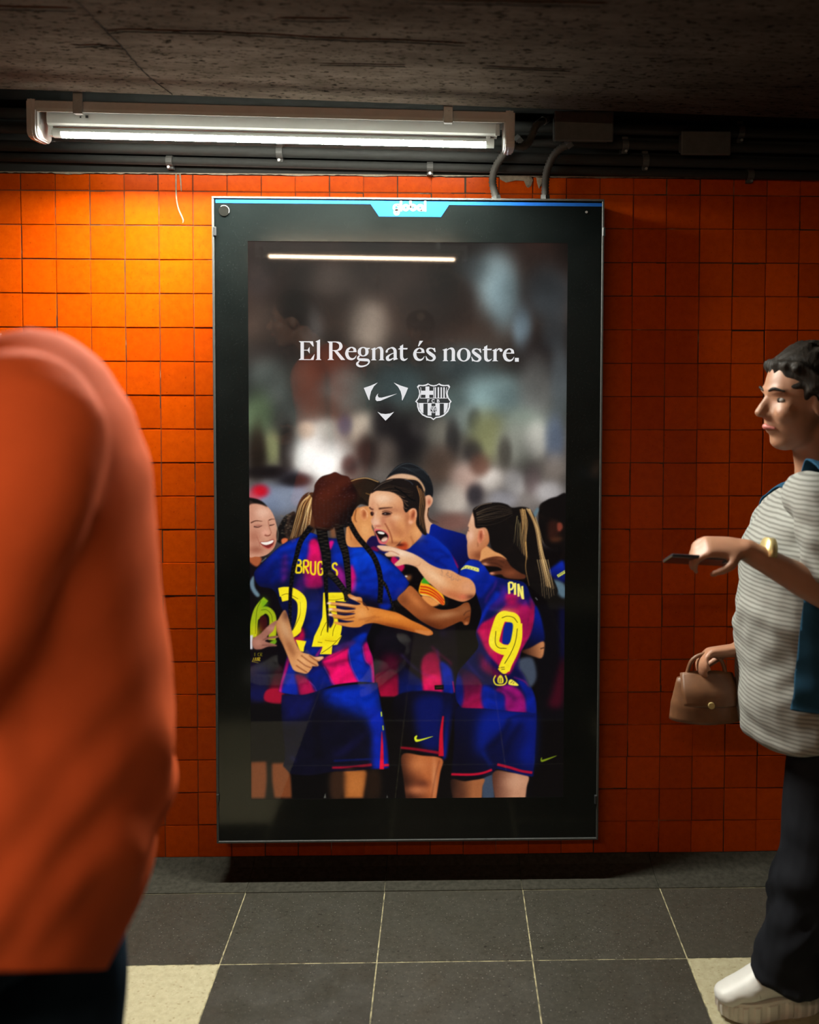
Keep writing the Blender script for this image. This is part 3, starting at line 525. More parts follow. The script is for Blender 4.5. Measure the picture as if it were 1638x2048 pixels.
    B(Z4,520,640,26,50,(232,184,160),.7,f); B(Z4,600,850,50,40,(120,70,46),.8,f); B(Z4,560,740,40,50,(190,132,98),.6,f); L(Z4,[(485,570),(505,580)],8,(60,40,36),.7,.8); B(Z4,530,430,20,40,(226,182,156),.6,f); L(Z4,[(600,700),(600,760)],8,(110,64,44),.7,1.2)
    S(Z4,[(600,620),(620,560),(660,555),(680,600),(660,680),(620,720),(595,690)],(206,132,100),.8); B(Z4,632,630,14,40,(120,56,40),.7); L(Z4,[(620,570),(655,565),(668,620)],9,(232,170,140),.8,.8)
    h=S(Z4,[(545,340),(620,290),(720,262),(840,258),(930,280),(990,315),(1100,305),(1180,330),(1240,420),(1290,560),(1330,720),(1360,880),(1400,1020),(1480,1180),(1500,1280),(1400,1340),(1330,1330),(1240,1250),(1190,1200),(1130,1080),(1000,1000),(930,900),(860,840),(780,800),(740,720),(720,600),(680,540),(580,545),(560,440)],(20,16,16),.9)
    hair(Z4,[(580,360),(700,300),(840,290),(980,330)],[(600,520),(720,520),(860,480),(1000,400)],46,[(110,90,66),(60,48,40),(18,14,14),(150,130,104)],5,.45,6,h)
    hair(Z4,[(1060,330),(1080,480),(1060,620),(1075,800)],[(1130,330),(1160,500),(1150,700),(1160,900)],26,[(206,166,110),(150,112,70),(24,18,16)],8,.75,6,h)
    hair(Z4,[(1150,330),(1240,500),(1290,800),(1360,1200)],[(1190,340),(1290,560),(1350,850),(1470,1240)],44,[(214,178,124),(150,116,76),(94,70,46),(232,204,156)],8,.8,6)
    hair(Z4,[(1040,400),(1020,520),(1010,620),(1000,700)],[(1080,500),(1090,620),(1080,720),(1075,800)],12,[(150,140,100),(120,100,70)],6,.7,6,h)
    L(Z4,[(1140,700),(1150,850),(1140,1000),(1180,1200)],12,(206,160,96),.9,.7,w1=4); L(Z4,[(1250,1330),(1275,1360)],12,(150,150,150),.6)
    L(Z4,[(560,340),(640,285),(760,262)],8,(150,130,110),.6); hair(Z4,[(1240,420),(1290,560),(1330,700)],[(1270,420),(1310,560),(1350,740)],6,[(190,160,110)],4,.6,4)
    for k in range(6): L(Z4,[(1270+k*24,900),(1310+k*24,1100),(1330+k*26,1330+_rg.randn()*20)],7,(226,194,140),.75,.5,w1=3)
    # dark hand on her shoulder
    hm=S(Z4,[(640,915),(720,880),(830,865),(920,900),(980,980),(1080,1050),(1140,1080),(1120,1120),(980,1120),(900,1100),(860,1070),(760,1080),(730,1050),(780,1035),(870,1020),(820,985),(700,975),(650,955)],(92,52,34),1)
    B(Z4,960,1050,60,30,(136,80,52),.7,hm); B(Z4,680,950,30,14,(206,150,120),.8,hm); B(Z4,755,1055,22,12,(226,160,130),.8,hm); L(Z4,[(720,905),(820,900),(900,940)],8,(50,26,18),.7,1.2); L(Z4,[(700,940),(800,945),(880,990)],8,(50,26,18),.8,1.2); B(Z4,860,890,50,12,(140,86,58),.6,hm)
    # her outstretched left arm over the captain
    am=S(Z3,[(378,1130),(420,1118),(520,1128),(600,1150),(700,1180),(800,1215),(900,1270),(1000,1340),(1120,1390),(1240,1410),(1350,1470),(1460,1510),(1520,1580),(1530,1680),(1480,1740),(1380,1778),(1260,1745),(1160,1700),(1060,1620),(960,1530),(880,1430),(830,1370),(720,1340),(620,1362),(580,1340),(640,1280),(620,1250),(500,1250),(470,1215),(520,1190),(440,1180)],(216,170,136),.8,grad=((700,1200),(1200,1700),(206,142,98)))
    B(Z3,640,1200,110,30,(240,206,182),.75,am,12); B(Z3,1050,1480,130,40,(236,190,152),.7,am,38); B(Z3,1280,1700,120,40,(176,104,70),.8,am,15); B(Z3,1430,1600,60,60,(206,150,120),.6,am); B(Z3,1480,1720,60,24,(84,46,36),.7,am); B(Z3,1380,1720,34,24,(206,110,84),.6,am)
    L(Z3,[(400,1165),(470,1190),(560,1190),(640,1230)],9,(160,104,80),.8,.8); L(Z3,[(500,1250),(590,1250),(650,1275)],8,(150,96,74),.8,.8); B(Z3,410,1140,24,12,(226,170,150),.7,am); L(Z3,[(820,1365),(870,1350),(890,1320)],7,(170,116,90),.6,1); L(Z3,[(720,1340),(800,1340),(860,1370)],10,(180,124,96),.6,2)
    for i in range(26):
        x,y=_rg.uniform(1120,1330),0; y=1400+(x-1120)*.5+_rg.uniform(-30,46); L(Z3,[(x,y),(x+_rg.uniform(-20,30),y+_rg.uniform(-10,30)),(x+_rg.uniform(0,40),y+_rg.uniform(0,30))],4,(120,104,96),.5,.6,clip=am)
    # ---------- person behind left (green number six)
    S(Z2,[(40,1420),(120,1440),(240,1480),(340,1600),(420,1800),(420,2200),(400,2700),(40,2700)],(16,10,16),2)
    S(Z2,[(48,1420),(90,1350),(100,1460),(150,1540),(120,1560),(70,1500)],(104,124,136),1.5)
    gy=(150,166,30)
    L(Z2,[(210,1580),(130,1680),(95,1800),(80,1960)],62,gy,1,.7,w1=76); L(Z2,[(110,1760),(200,1690),(270,1740),(280,1860),(270,1990)],74,gy,1,.7,wm=70); S(Z2,[(150,1770),(190,1745),(222,1780),(215,1880),(160,1900),(148,1860)],(60,14,20),1)
    B(Z2,110,1920,40,60,(214,196,30),.6); B(Z2,280,1880,24,50,(206,190,30),.5); B(Z2,190,1620,30,40,(100,160,30),.6); S(Z2,[(250,2010),(300,1985),(318,2000),(300,2030),(260,2030)],(110,150,30),1)
    L(Z2,[(160,1600),(120,1700),(105,1930)],4,(30,36,10),.7,.4); L(Z2,[(160,1690),(220,1690),(265,1740),(275,1810)],4,(30,36,10),.7,.4)
    S(Z2,[(50,1940),(82,1940),(78,2080),(50,2080)],(200,196,200),1,1,False)
    hm=S(Z2,[(80,1980),(150,1930),(230,1850),(300,1800),(330,1800),(300,1850),(280,1900),(220,1960),(320,1945),(325,1965),(200,1995),(310,2035),(312,2050),(230,2055),(160,2080),(90,2070)],(150,104,90),.9); B(Z2,130,2010,40,30,(180,130,112),.7,hm); B(Z2,270,1870,40,20,(190,140,124),.6,hm); L(Z2,[(180,1990),(240,1960),(310,1955)],7,(80,48,42),.7,1); L(Z2,[(170,2040),(240,2040),(300,2050)],7,(80,48,42),.7,1)
    for i,(w,y,x0) in enumerate((('1CR',2132,100),('AUR',2180,80))):
        for j in range(3):
            x=x0+j*28
            for q in ({'1':[(0,-18),(0,18)],'C':[(18,-16),(2,-10),(2,10),(18,16)],'R':[(0,18),(0,-18),(14,-16),(14,-2),(2,0),(18,18)],'A':[(0,18),(9,-18),(18,18)],'U':[(0,-18),(2,14),(16,14),(18,-18)]}[w[j]],): L(Z2,[(x+a,y+b) for a,b in q],6 if i==0 else 9,(150,140,30) if i==0 else (230,200,40),.9,.4,sm=False)
    L(Z2,[(70,2200),(138,2216)],7,(220,196,40),.9,.5)
    S(Z2,[(40,2240),(220,2240),(260,2380),(200,2580),(40,2580)],(20,18,62),8,.9); S(Z2,[(300,2290),(390,2250),(400,2500),(385,2600,1),(200,2590,1),(250,2440)],(120,16,44),3,.95,grad=((300,2560),(320,2300),(50,8,26))); S(Z2,[(50,2250),(90,2250),(90,2320),(50,2320)],(70,10,40),6,.7)
    S(Z7,[(300,0),(440,0),(410,90),(300,70)],(18,20,70),3); S(Z7,[(440,0),(570,0),(565,118),(420,90)],(150,18,52),1.5)
    # left background legs
    S(Z7,[(295,120),(560,120),(700,240),(640,600),(300,600)],(12,10,14),2,1,False)
    m=S(Z7,[(300,605,1),(435,600,1),(440,760),(425,915,1),(300,915,1)],(112,66,40),2); S(Z7,[(478,615,1),(610,612,1),(640,740),(650,910,1),(500,910,1),(480,760)],(116,68,40),2)
    # ---------- front player shorts & leg
    S(Z7,[(640,620),(960,640),(975,910),(655,910)],(9,7,9),1.5,1,False)
    m=S(Z7,[(1080,680),(1190,672),(1280,690),(1270,800),(1250,910,1),(1085,910,1),(1070,800)],(160,100,52),2); S(Z7,[(975,690),(1090,690),(1085,910),(975,910)],(58,38,26),4); B(Z7,1180,800,60,60,(176,112,60),.7,m); S(Z7,[(1290,680),(1380,670),(1400,790),(1380,910),(1265,910),(1270,800)],(40,26,18),4)
    S(Z7,[(915,910),(930,865),(935,910)],(120,120,110),.7,.8,False); S(Z7,[(1443,908),(1448,880),(1456,908)],(120,120,110),.7,.8,False)
    s=S(Z7,[(565,40,1),(700,40),(880,0),(1120,-40),(1365,-60,1),(1400,150),(1450,450),(1465,660,1),(1320,668,1),(1180,650),(980,690),(800,720),(640,708,1),(575,640,1),(590,520),(560,200)],(13,12,32),1.2)
    S(Z7,[(880,0),(1130,-40),(1350,-60),(1395,160),(1410,330),(1300,240),(1100,160),(960,100)],(8,52,170),10,.95,clip=s); S(Z7,[(1290,150),(1400,200),(1440,420),(1460,660),(1330,665),(1320,400)],(10,40,150),5,.95,clip=s); S(Z7,[(570,40),(860,20),(840,180),(700,240),(600,260),(565,160)],(20,24,84),9,.9,clip=s)
    L(Z7,[(870,20),(860,140),(850,300),(880,600)],40,(9,8,14),.85,6,clip=s); L(Z7,[(880,100),(960,60),(1060,90)],16,(10,20,70),.8,3,clip=s)
    for i in range(5): L(Z7,[(1300-i*50,330+i*40),(1180-i*40,460+i*20),(1060-i*20,560)],14,(24,22,74),.6,4,clip=s)
    for i in range(26): L(Z7,[(930+i*17,10+_rg.rand()*20),(925+i*18,120+_rg.rand()*60)],4,(6,34,130),.3,.6,clip=s)
    L(Z7,[(1000,598),(1150,590),(1320,582)],12,(14,34,120),.8,1.5,clip=s); L(Z7,[(985,655),(1150,650),(1320,630)],20,(140,18,44),.9,1,w1=26,clip=s); L(Z7,[(980,676),(1160,674),(1320,652)],14,(14,12,34),.9,1)
    L(Z7,[(1404,350),(1405,480),(1403,668)],5,(210,20,50),.95,.8,w1=38); L(Z7,[(1420,635),(1464,632)],22,(200,20,50),.9,.8); L(Z7,[(640,560),(680,600)],20,(50,50,110),.5,3)
    L(Z7,[(1398,185),(1402,225)],10,(206,214,50),.9,.6); L(Z7,[(1412,300),(1416,340)],10,(206,214,50),.9,.6)
    # ---------- front player jersey
    T=S(Z2,[(590,950),(640,920),(720,945),(850,975),(960,985),(1040,1065),(1180,1068),(1290,1105),(1400,1160),(1480,1240),(1560,1320),(1636,1425,1),(1590,1500),(1520,1585,1),(1400,1640),(1300,1760),(1240,1900),(1215,1980),(1240,2080),(1275,2180),(1292,2415,1),(1140,2405),(890,2435),(710,2500),(560,2535),(380,2515),(335,2495,1),(380,2300),(430,2100),(470,1980),(430,1800),(350,1640),(320,1540),(260,1480),(140,1450),(95,1350),(110,1290),(200,1200),(330,1075),(450,1000)],(14,18,60),.8)
    FAB.append(T)
    S(Z2,[(200,1200),(330,1075),(450,1000),(590,950),(700,930),(640,1060),(560,1180),(480,1250),(380,1380),(260,1440),(120,1420),(95,1340)],(10,48,158),4,.95,clip=T,grad=((400,1060),(260,1420),(10,22,90)))
    S(Z2,[(1040,1065),(1180,1068),(1300,1110),(1480,1240),(1636,1425),(1520,1585),(1400,1600),(1200,1540),(1090,1500),(1060,1300)],(6,64,178),4,1,clip=T,grad=((1200,1150),(1300,1560),(10,36,130)))
    S(Z2,[(850,1000),(1040,1060),(1040,1240),(900,1240),(860,1100)],(8,50,160),5,.9,clip=T)
    S(Z2,[(650,1000),(720,1000),(760,1150),(760,1330),(780,1450),(700,1480),(590,1450),(590,1300),(620,1120)],(206,20,96),2.5,.95,clip=T,grad=((690,1150),(690,1470),(140,20,84))); S(Z2,[(840,1010),(885,1010),(860,1080),(838,1090)],(206,20,120),1.5,.95,clip=T)
    S(Z2,[(500,1080),(620,1040),(620,1180),(520,1220)],(8,44,150),4,.8,clip=T); S(Z2,[(380,1150),(420,1140),(430,1330),(370,1420),(360,1280)],(110,34,120),3.5,.75,clip=T); S(Z2,[(880,1230),(980,1300),(1010,1450),(980,1510),(930,1420),(900,1330)],(160,24,120),4,.85,clip=T); S(Z2,[(1055,1240),(1090,1300),(1105,1400),(1060,1520),(1045,1380)],(206,22,110),2.5,.95,clip=T); S(Z2,[(1090,1380),(1110,1400),(1100,1500),(1070,1520)],(120,60,150),2,.7,clip=T)
    S(Z2,[(560,1320),(600,1300),(600,1480),(520,1560),(480,1500)],(70,30,100),5,.8,clip=T); S(Z2,[(600,1600),(760,1540),(820,1900),(760,2060),(640,1980)],(14,34,110),8,.85,clip=T); S(Z2,[(820,1180),(880,1180),(880,1300),(830,1330)],(8,40,140),4,.7,clip=T); S(Z2,[(740,1500),(820,1480),(900,1560),(860,1700),(760,1620)],(20,18,66),6,.8,clip=T)
    # folds of right shoulder
    for q in ([(1100,1400),(1300,1390),(1480,1300)],[(1120,1480),(1300,1500),(1540,1420)],[(1160,1560),(1340,1580),(1500,1520)],[(1120,1330),(1260,1300),(1360,1240)]): L(Z2,q,22,(8,24,96),.65,3.5,clip=T)
    for q in ([(240,1260),(330,1200),(460,1180)],[(200,1330),(340,1260),(470,1260)],[(300,1400),(380,1330),(440,1330)],[(330,1140),(450,1110),(560,1060)]): L(Z2,q,24,(6,16,76),.7,3.5,clip=T)
    L(Z2,[(600,960),(660,935),(740,960)],24,(8,52,166),.9,2,clip=T); L(Z2,[(1130,1100),(1260,1140),(1400,1220)],26,(20,90,214),.55,4,clip=T)
    S(Z2,[(1170,1590),(1380,1640),(1290,1760),(1240,1860),(1180,1760)],(20,12,26),5,.95); S(Z2,[(1330,1640),(1450,1620),(1440,1680),(1380,1690)],(12,44,150),2,.9)
    # lower stripes
    S(Z2,[(330,2500),(380,2330),(430,2160),(440,2220),(400,2400),(370,2515)],(206,20,110),2,.95,clip=T); S(Z2,[(370,2515),(420,2300),(470,2200),(510,2350),(530,2535)],(10,40,140),2.5,.95,clip=T)
    S(Z2,[(500,2330),(600,2350),(680,2430),(710,2500),(560,2540),(525,2440)],(190,20,84),2.5,.95,clip=T,grad=((650,2480),(520,2380),(110,14,60))); S(Z2,[(610,2330),(760,2250),(830,2350),(890,2435),(710,2500),(660,2400)],(12,32,112),2.5,.95,clip=T)
    S(Z2,[(780,2180),(900,2110),(1040,2050),(1030,2160),(1060,2260),(1138,2405),(890,2437),(830,2300),(780,2230)],(210,20,96),2,1,clip=T); S(Z2,[(1040,2050),(1090,1960),(1215,1920),(1170,2060),(1200,2220),(1250,2250),(1270,2408),(1138,2405),(1060,2260),(1035,2160)],(10,48,154),2,1,clip=T); S(Z2,[(1175,2050),(1230,2020),(1292,2240),(1295,2415),(1265,2408),(1250,2250),(1200,2200)],(190,20,100),2,.95,clip=T)
    S(Z2,[(880,2060),(1080,1985),(1080,2040),(900,2110)],(70,40,100),2.5,.8,clip=T); S(Z2,[(480,1960),(580,1960),(590,2020),(490,2020)],(170,18,70),2.5,.9,clip=T); S(Z2,[(560,1860),(590,1900),(590,1980),(540,1960)],(180,18,70),2,.9,clip=T); S(Z2,[(590,1980),(680,1990),(660,2050),(780,2090),(740,2150),(620,2120),(590,2050)],(12,40,130),3,.85,clip=T)
    L(Z2,[(780,2190),(900,2140),(1030,2060)],9,(50,14,50),.7,1.6,clip=T); L(Z2,[(740,2230),(900,2215),(1050,2180)],16,(60,10,50),.75,2.4,clip=T); L(Z2,[(1060,2170),(1150,2210),(1230,2260)],12,(6,20,90),.7,2,clip=T); L(Z2,[(620,2330),(760,2260),(900,2240),(1000,2230)],10,(40,10,50),.7,2,clip=T)
    for q in ([(785,2250),(830,2330),(895,2440)],[(1030,2080),(1060,2250),(1138,2405)],[(1170,2050),(1195,2180),(1255,2260),(1268,2400)],[(640,2400),(690,2450),(715,2500)]): L(Z2,q,6,(140,80,170),.7,.8,clip=T)
    for i in range(60):
        x=_rg.uniform(360,1280); y=_rg.uniform(1450,2300); L(Z2,[(x,y),(x+6,y+_rg.uniform(60,200))],3,(60,40,110),.16,.5,clip=T)
    for i in range(22): L(Z2,[(880+i*6,1230+i*6),(950+i*4,1500)],2.5,(130,70,160),.22,.4,clip=T)
    weave(T); weave(s,.8)
    # numbers 24
    L(Z2,[(340,1515),(400,1506),(480,1520),(560,1590),(568,1700),(540,1830),(490,1930)],88,YEL,1,.6,wm=98,w1=60,clip=T); S(Z2,[(340,1478),(450,1468),(450,1590),(372,1608)],YEL,.6,1,False,clip=T); S(Z2,[(470,1900),(540,1850),(560,1900),(500,1955),(475,1955)],YEL,.7,clip=T); S(Z2,[(505,1985),(612,2000),(590,2060),(585,2105),(548,2100)],YEL,.6,1,False)
    S(Z2,[(780,1518),(1020,1515),(1005,1610),(900,1600),(930,1830),(965,1850),(950,1940),(965,1945),(920,2035),(870,2040),(862,2130),(745,2130),(770,2055),(665,2055),(690,1950),(740,1850),(770,1760)],YEL,.6,1,False,clip=T)
    S(Z2,[(880,1800),(960,1850),(930,1960),(820,1960),(830,1900)],(236,212,36),.8); S(Z2,[(845,1700),(885,1790),(850,1870),(832,1820)],(20,20,66),1); S(Z2,[(700,2140),(755,2065),(770,2060),(735,2140),(715,2150)],(120,30,110),1)
    for q in ([(365,1545),(430,1530),(530,1580)],[(552,1610),(550,1730),(510,1830),(475,1895)],[(830,1590),(900,1590),(980,1575)],[(810,1810),(770,1890),(755,1945)],[(905,1830),(880,1890),(872,1950)],[(795,1990),(870,2000),(910,1995)],[(725,2008),(770,2015)],[(960,1950),(860,2050),(760,2120)]): L(Z2,q,5,(60,52,12),.8,.4)
    B(Z2,840,1985,60,20,(214,180,20),.5); B(Z2,560,1640,20,60,(250,232,70),.5); B(Z2,900,1560,60,14,(206,180,24),.5)
    # name
    x=508
    for ch in 'BRUGTS':
        G={'B':[[(6,0),(0,130)],[(6,0),(44,10),(46,46),(8,58)],[(8,58),(52,72),(48,124),(0,130)]],'R':[[(6,0),(4,130)],[(6,0),(46,8),(48,56),(8,64)],[(20,64),(54,132)]],'U':[[(4,0),(4,100),(22,130),(46,118),(50,0)]],'G':[[(52,30),(40,2),(10,10),(4,70),(14,124),(44,122),(52,74),(30,70)]],'T':[[(0,6),(56,6)],[(28,6),(28,130)]],'S':[[(50,22),(34,0),(8,12),(10,48),(44,76),(46,116),(18,130),(0,108)]]}[ch]
        for q in G: L(Z2,[(x+a,1190+b+(x-508)*.10) for a,b in q],19,(240,208,40),1,.5,sm=len(q)>2)
        x+=72
    # braids bundle head
    hb=S(Z2,[(690,500),(700,440),(760,370),(850,340),(900,322),(960,350),(1030,370),(1060,430),(1110,520),(1110,620),(1060,760),(1060,830),(1000,870),(900,860),(860,900),(760,900),(700,880),(690,800),(665,700),(670,580)],(16,12,14),.8)
    S(Z2,[(690,500),(700,440),(760,370),(850,340),(900,322),(960,350),(1030,370),(1060,430),(1100,520),(1060,590),(860,600),(740,590),(690,560)],(30,11,14),3,.95,clip=hb)  # maroon crown: a reflection on the screen glass, painted into the hair
    for i in range(7): L(Z2,[(720+i*55,560),(740+i*48,450+abs(i-3)*8),(770+i*36,380+abs(i-3)*10)],30,(48,18,21),.35,2.5,clip=hb)
    def braid(p,w,w1,n,hl=(70,62,58)):
        L(Z2,p,w,(11,9,11),1,.6,w1=w1); P=spline(np.array(p,float),False,12); d=np.linspace(0,len(P)-1,n).astype(int)
        for j,k in enumerate(d):
            ww=(w+(w1-w)*k/len(P))*.22; B(Z2,P[k,0]+(ww if j%2 else -ww),P[k,1],ww*.9,5,hl,.5)
    braid([(660,860),(560,1000),(520,1130),(480,1300),(455,1500),(450,1700),(450,1860)],56,26,40)
    braid([(760,870),(780,1000),(810,1150),(820,1300),(860,1340),(930,1420),(1000,1520),(1010,1600)],110,40,50,(96,84,66))
    braid([(800,1200),(805,1400),(815,1600),(825,1800),(822,1910)],50,10,30)
    braid([(930,840),(960,1000),(1000,1130),(1020,1280),(1030,1420),(1035,1560)],90,40,46,(96,84,66))
    braid([(1040,820),(1120,960),(1220,1080),(1290,1180),(1340,1330),(1350,1480),(1340,1620)],52,50,40)
    braid([(1340,1380),(1400,1450),(1440,1560),(1480,1680),(1510,1770)],34,10,24,(110,90,56))
    L(Z2,[(1490,1660),(1520,1760),(1560,1840),(1600,1840),(1632,1780),(1640,1740)],9,(20,12,12),1,.5)
    L(Z2,[(870,880),(880,940),(870,970)],50,(150,96,60),.7,2); L(Z2,[(1030,860),(1050,940),(1060,1000)],16,(170,110,64),.7,1)
    for i in range(130):
        x,y=_rg.uniform(690,1090),_rg.uniform(400,860); B(Z2,x,y,6,4,(78,58,56) if y<600 else (52,46,48),.5,hb)
    for i in range(9): L(Z2,[(700+i*42,600),(705+i*40,720),(720+i*36,860)],5,(52,44,46),.5,.8,clip=hb)
    # ---------- front player's right arm (reaching right)
    am=S(Z3,[(620,1730),(700,1650),(765,1590),(850,1660),(930,1760),(1020,1830),(1130,1870),(1260,1860),(1340,1830),(1400,1790),(1450,1790),(1475,1860),(1470,1960),(1450,2040),(1400,2050),(1360,2010),(1240,2060),(1120,2100),(1000,2060),(860,1980),(740,1880),(640,1790)],(160,96,54),.8,grad=((760,1640),(1100,2060),(120,66,34)))
    B(Z3,820,1760,110,34,(196,124,74),.7,am,42); B(Z3,1180,1930,130,34,(176,128,92),.75,am,-8); B(Z3,1400,1860,50,40,(150,100,66),.7,am); B(Z3,1000,2050,160,34,(90,44,22),.8,am,18); B(Z3,680,1760,50,60,(110,60,30),.6,am); L(Z3,[(1390,1940),(1420,1900),(1470,1880)],9,(70,40,26),.8,1); L(Z3,[(1400,1990),(1430,1960),(1465,1950)],9,(70,40,26),.8,1); B(Z3,1420,2030,20,16,(196,130,90),.7,am)
    # captain's forearm and hand around waist
    am=S(Z2,[(1180,1640),(1260,1660),(1400,1690),(1520,1720),(1650,1790),(1760,1840),(1860,1900),(1850,1940),(1700,1915),(1560,1880),(1420,1850),(1290,1820),(1200,1830),(1140,1860),(1050,1862),(940,1840),(890,1822),(900,1808),(1000,1815),(1090,1800),(1000,1795),(880,1760),(835,1740),(840,1726),(900,1730),(1000,1745),(1100,1725),(960,1712),(850,1690),(835,1675),(880,1668),(1000,1690),(1105,1680),(980,1650),(830,1630),(820,1618),(860,1612),(980,1620),(1100,1640),(1150,1630),(1100,1600),(1040,1570),(1020,1540),(1045,1532),(1100,1556),(1160,1570)],(206,136,74),.8,grad=((950,1700),(1500,1800),(190,112,48)))
    B(Z2,1160,1720,60,50,(226,158,100),.75,am); B(Z2,960,1640,90,12,(232,180,140),.7,am); B(Z2,970,1685,80,9,(226,170,126),.6,am); B(Z2,1450,1750,140,26,(222,140,66),.7,am,12); B(Z2,1500,1860,160,20,(120,60,24),.8,am,12); B(Z2,1080,1575,40,14,(230,178,140),.7,am)
    for q in ([(850,1640),(980,1655),(1100,1668)],[(850,1700),(980,1722),(1090,1705)],[(880,1770),(990,1778),(1090,1760)],[(1120,1600),(1180,1620),(1230,1690)]): L(Z2,q,9,(120,66,34),.85,.8)
    for q in ([(1130,1790),(1220,1770),(1300,1750)],[(1200,1810),(1270,1770),(1340,1760)]): L(Z2,q,9,(140,80,36),.6,1.4)
    for x,y in ((835,1620),(850,1682),(850,1734)): B(Z2,x,y,14,8,(246,222,206),.9)
    S(Z6,[(430,390),(500,395),(550,400),(560,420),(530,436),(450,412)],(196,124,70),1.2)
    # front player's left forearm & hand gripping shirt
    am=S(Z2,[(395,1690),(430,1760),(470,1900),(500,2000),(560,2100),(640,2130),(700,2155),(770,2150),(782,2168),(740,2200),(720,2200),(735,2240),(715,2250),(670,2250),(665,2270),(620,2320),(560,2315),(490,2290),(460,2240),(430,2160),(380,2040),(330,1940),(310,1840),(340,1770)],(176,124,84),.9,grad=((360,1760),(560,2260),(206,146,98)))
    B(Z2,400,1900,30,110,(206,166,130),.6,am,-18); B(Z2,450,2060,26,90,(130,80,50),.6,am,-25); B(Z2,350,2000,14,90,(110,70,46),.6,am,-20); B(Z2,560,2190,50,40,(226,168,118),.7,am); B(Z2,740,2165,30,10,(236,180,150),.8,am); B(Z2,410,1740,30,40,(84,54,44),.6,am)
    for q in ([(560,2140),(640,2200),(720,2245)],[(520,2180),(600,2240),(660,2265)],[(510,2240),(570,2280),(620,2310)],[(640,2140),(690,2180),(735,2205)]): L(Z2,q,9,(110,60,34),.85,.9)
    S(Z8,[(1123,597),(1128,580),(1136,582),(1132,594),(1150,592),(1235,566),(1236,571),(1150,608),(1128,610)],(120,136,34),.6)
    L(Z2,[(165,1215),(215,1170)],10,(150,170,180),.6,.8)
    v=np.clip(CAN,0,255)/255; k=np.clip((_yy-(900-PY0))/60,0,1)[...,None]; c=v*v*(3-2*v); v=v*(1-.34*k)+c*.34*k
    g=v.mean(2,keepdims=True); v=g+(v-g)*(1+.02*k)
    n=_rg.randn(PH,PW).astype(np.float32); n=blur(n,.7); n/=n.std(); n2=blur(_rg.randn(PH,PW).astype(np.float32),2.4); n2/=n2.std()
    v=v*(1+(.007*n+.006*n2)[...,None])+(.002*n)[...,None]
    CAN=np.clip(v*255,0,255)
# ================================================================== structure
ROW0, COL0, P_ = 2.0271, -1.2, .1
SLOPE = -.026
ZCEIL, YEDGE = 2.2075, -.285
def proj(p):
    c = CR @ (np.array(p)-CAM); return FPX*c[0]/c[2]+CXP, FPX*c[1]/c[2]+CYP
wall = obj('wall_back', bxm(-4, 4, .0022, .25, -.05, 2.9), 'grout'); prop(wall, 'orange glazed tile wall behind the advertising screen', kind='structure')
def tile_mesh(name, w, h, t=.008, ch=.0016):
    bm = bxm(-w/2, w/2, 0, t, -h/2, h/2)
    es = [e for e in bm.edges if all(v.co.y < 1e-6 for v in e.verts)]; bmesh.ops.bevel(bm, geom=es, offset=ch, segments=2, affect='EDGES')
    me = bpy.data.meshes.new(name); bm.to_mesh(me); bm.free(); me.materials.append(MATS['glaze']); return me
TM, TT = tile_mesh('wall_tile', .0981, .0981), tile_mesh('wall_tile_cut', .0981, .0470)
rest = bmesh.new()
for c in range(-28, 52):
    for r in range(-1, 20):
        x = COL0+P_*(c+.5)
        z, me = (ROW0-P_*(r+.5), TM) if r >= 0 else (ROW0+.0244, TT)
        u, v = proj((x, 0, z))
        vis = -36 < u < 1674 and not (-.655 < x-.05 and x+.05 < .525 and .06 < z-.05 and z+.05 < 2.02) and not (u < 250 and 900 < v < 1950) and not (u > 1600 and 1000 < v)
        rx, rz, dy = (max(-.007, min(.007, R_.gauss(0, k))) for k in (.0026, .0034, .0)); dy = max(-.0008, min(.0006, R_.gauss(0, .0004)))
        if vis:
            o = bpy.data.objects.new('wall_tile', me); C.objects.link(o); o.parent = wall; o.location = (x+R_.gauss(0, .0004), dy, z+R_.gauss(0, .0004)); o.rotation_euler = (rx, R_.gauss(0, .003), rz)
        else:
            h = .0974 if r >= 0 else .0464; a = [rest.verts.new((x+sx*.0487, dy+(sx*rz+sz*rx)*.03, z+sz*h/2)) for sx, sz in ((-1, -1), (1, -1), (1, 1), (-1, 1))]
            b = [rest.verts.new((q.co.x*1, .008, q.co.z)) for q in a]; rest.faces.new(a)
            for i in range(4): rest.faces.new((a[i], b[i], b[(i+1) % 4], a[(i+1) % 4]))
bmesh.ops.recalc_face_normals(rest, faces=rest.faces)
o = obj('wall_tiles_beyond', rest, 'glaze', wall); o['kind'] = 'stuff'
# painted strip above the tiles, ragged mortar edge, dried drips
obj('painted_band', bxm(-4, 4, -.0042, .01, 2.0775, 2.9), 'wall_paint', wall)
bm = bmesh.new(); n = 420; top, bot = [], []
for i in range(n+1):
    x = -1.5+3.0*i/n; a = .0022+.006*max(0, noise.noise(Vector((x*9, 3, 0))))+.003*noise.noise(Vector((x*60, 1, 0)))
    bot.append(bm.verts.new((x, -.0046, 2.0790-max(.001, a)))); top.append(bm.verts.new((x, -.0043, 2.0800)))
for i in range(n): bm.faces.new((bot[i], bot[i+1], top[i+1], top[i]))
obj('mortar_edge', bm, 'mortar', wall)
for pts in ([(352, 349), (352, 372), (353, 398), (357, 418), (364, 434), (366.5, 441), (365.5, 446)], [(360, 349), (361.5, 365), (362.5, 382)]):
    obj('dried_drip', tubem([at(u, v, -.0016) for u, v in pts], [.0022]*(len(pts)-1)+[.0012], ref=(0, 1, 0), seg=8, n=4), 'mortar', wall, smooth=True)
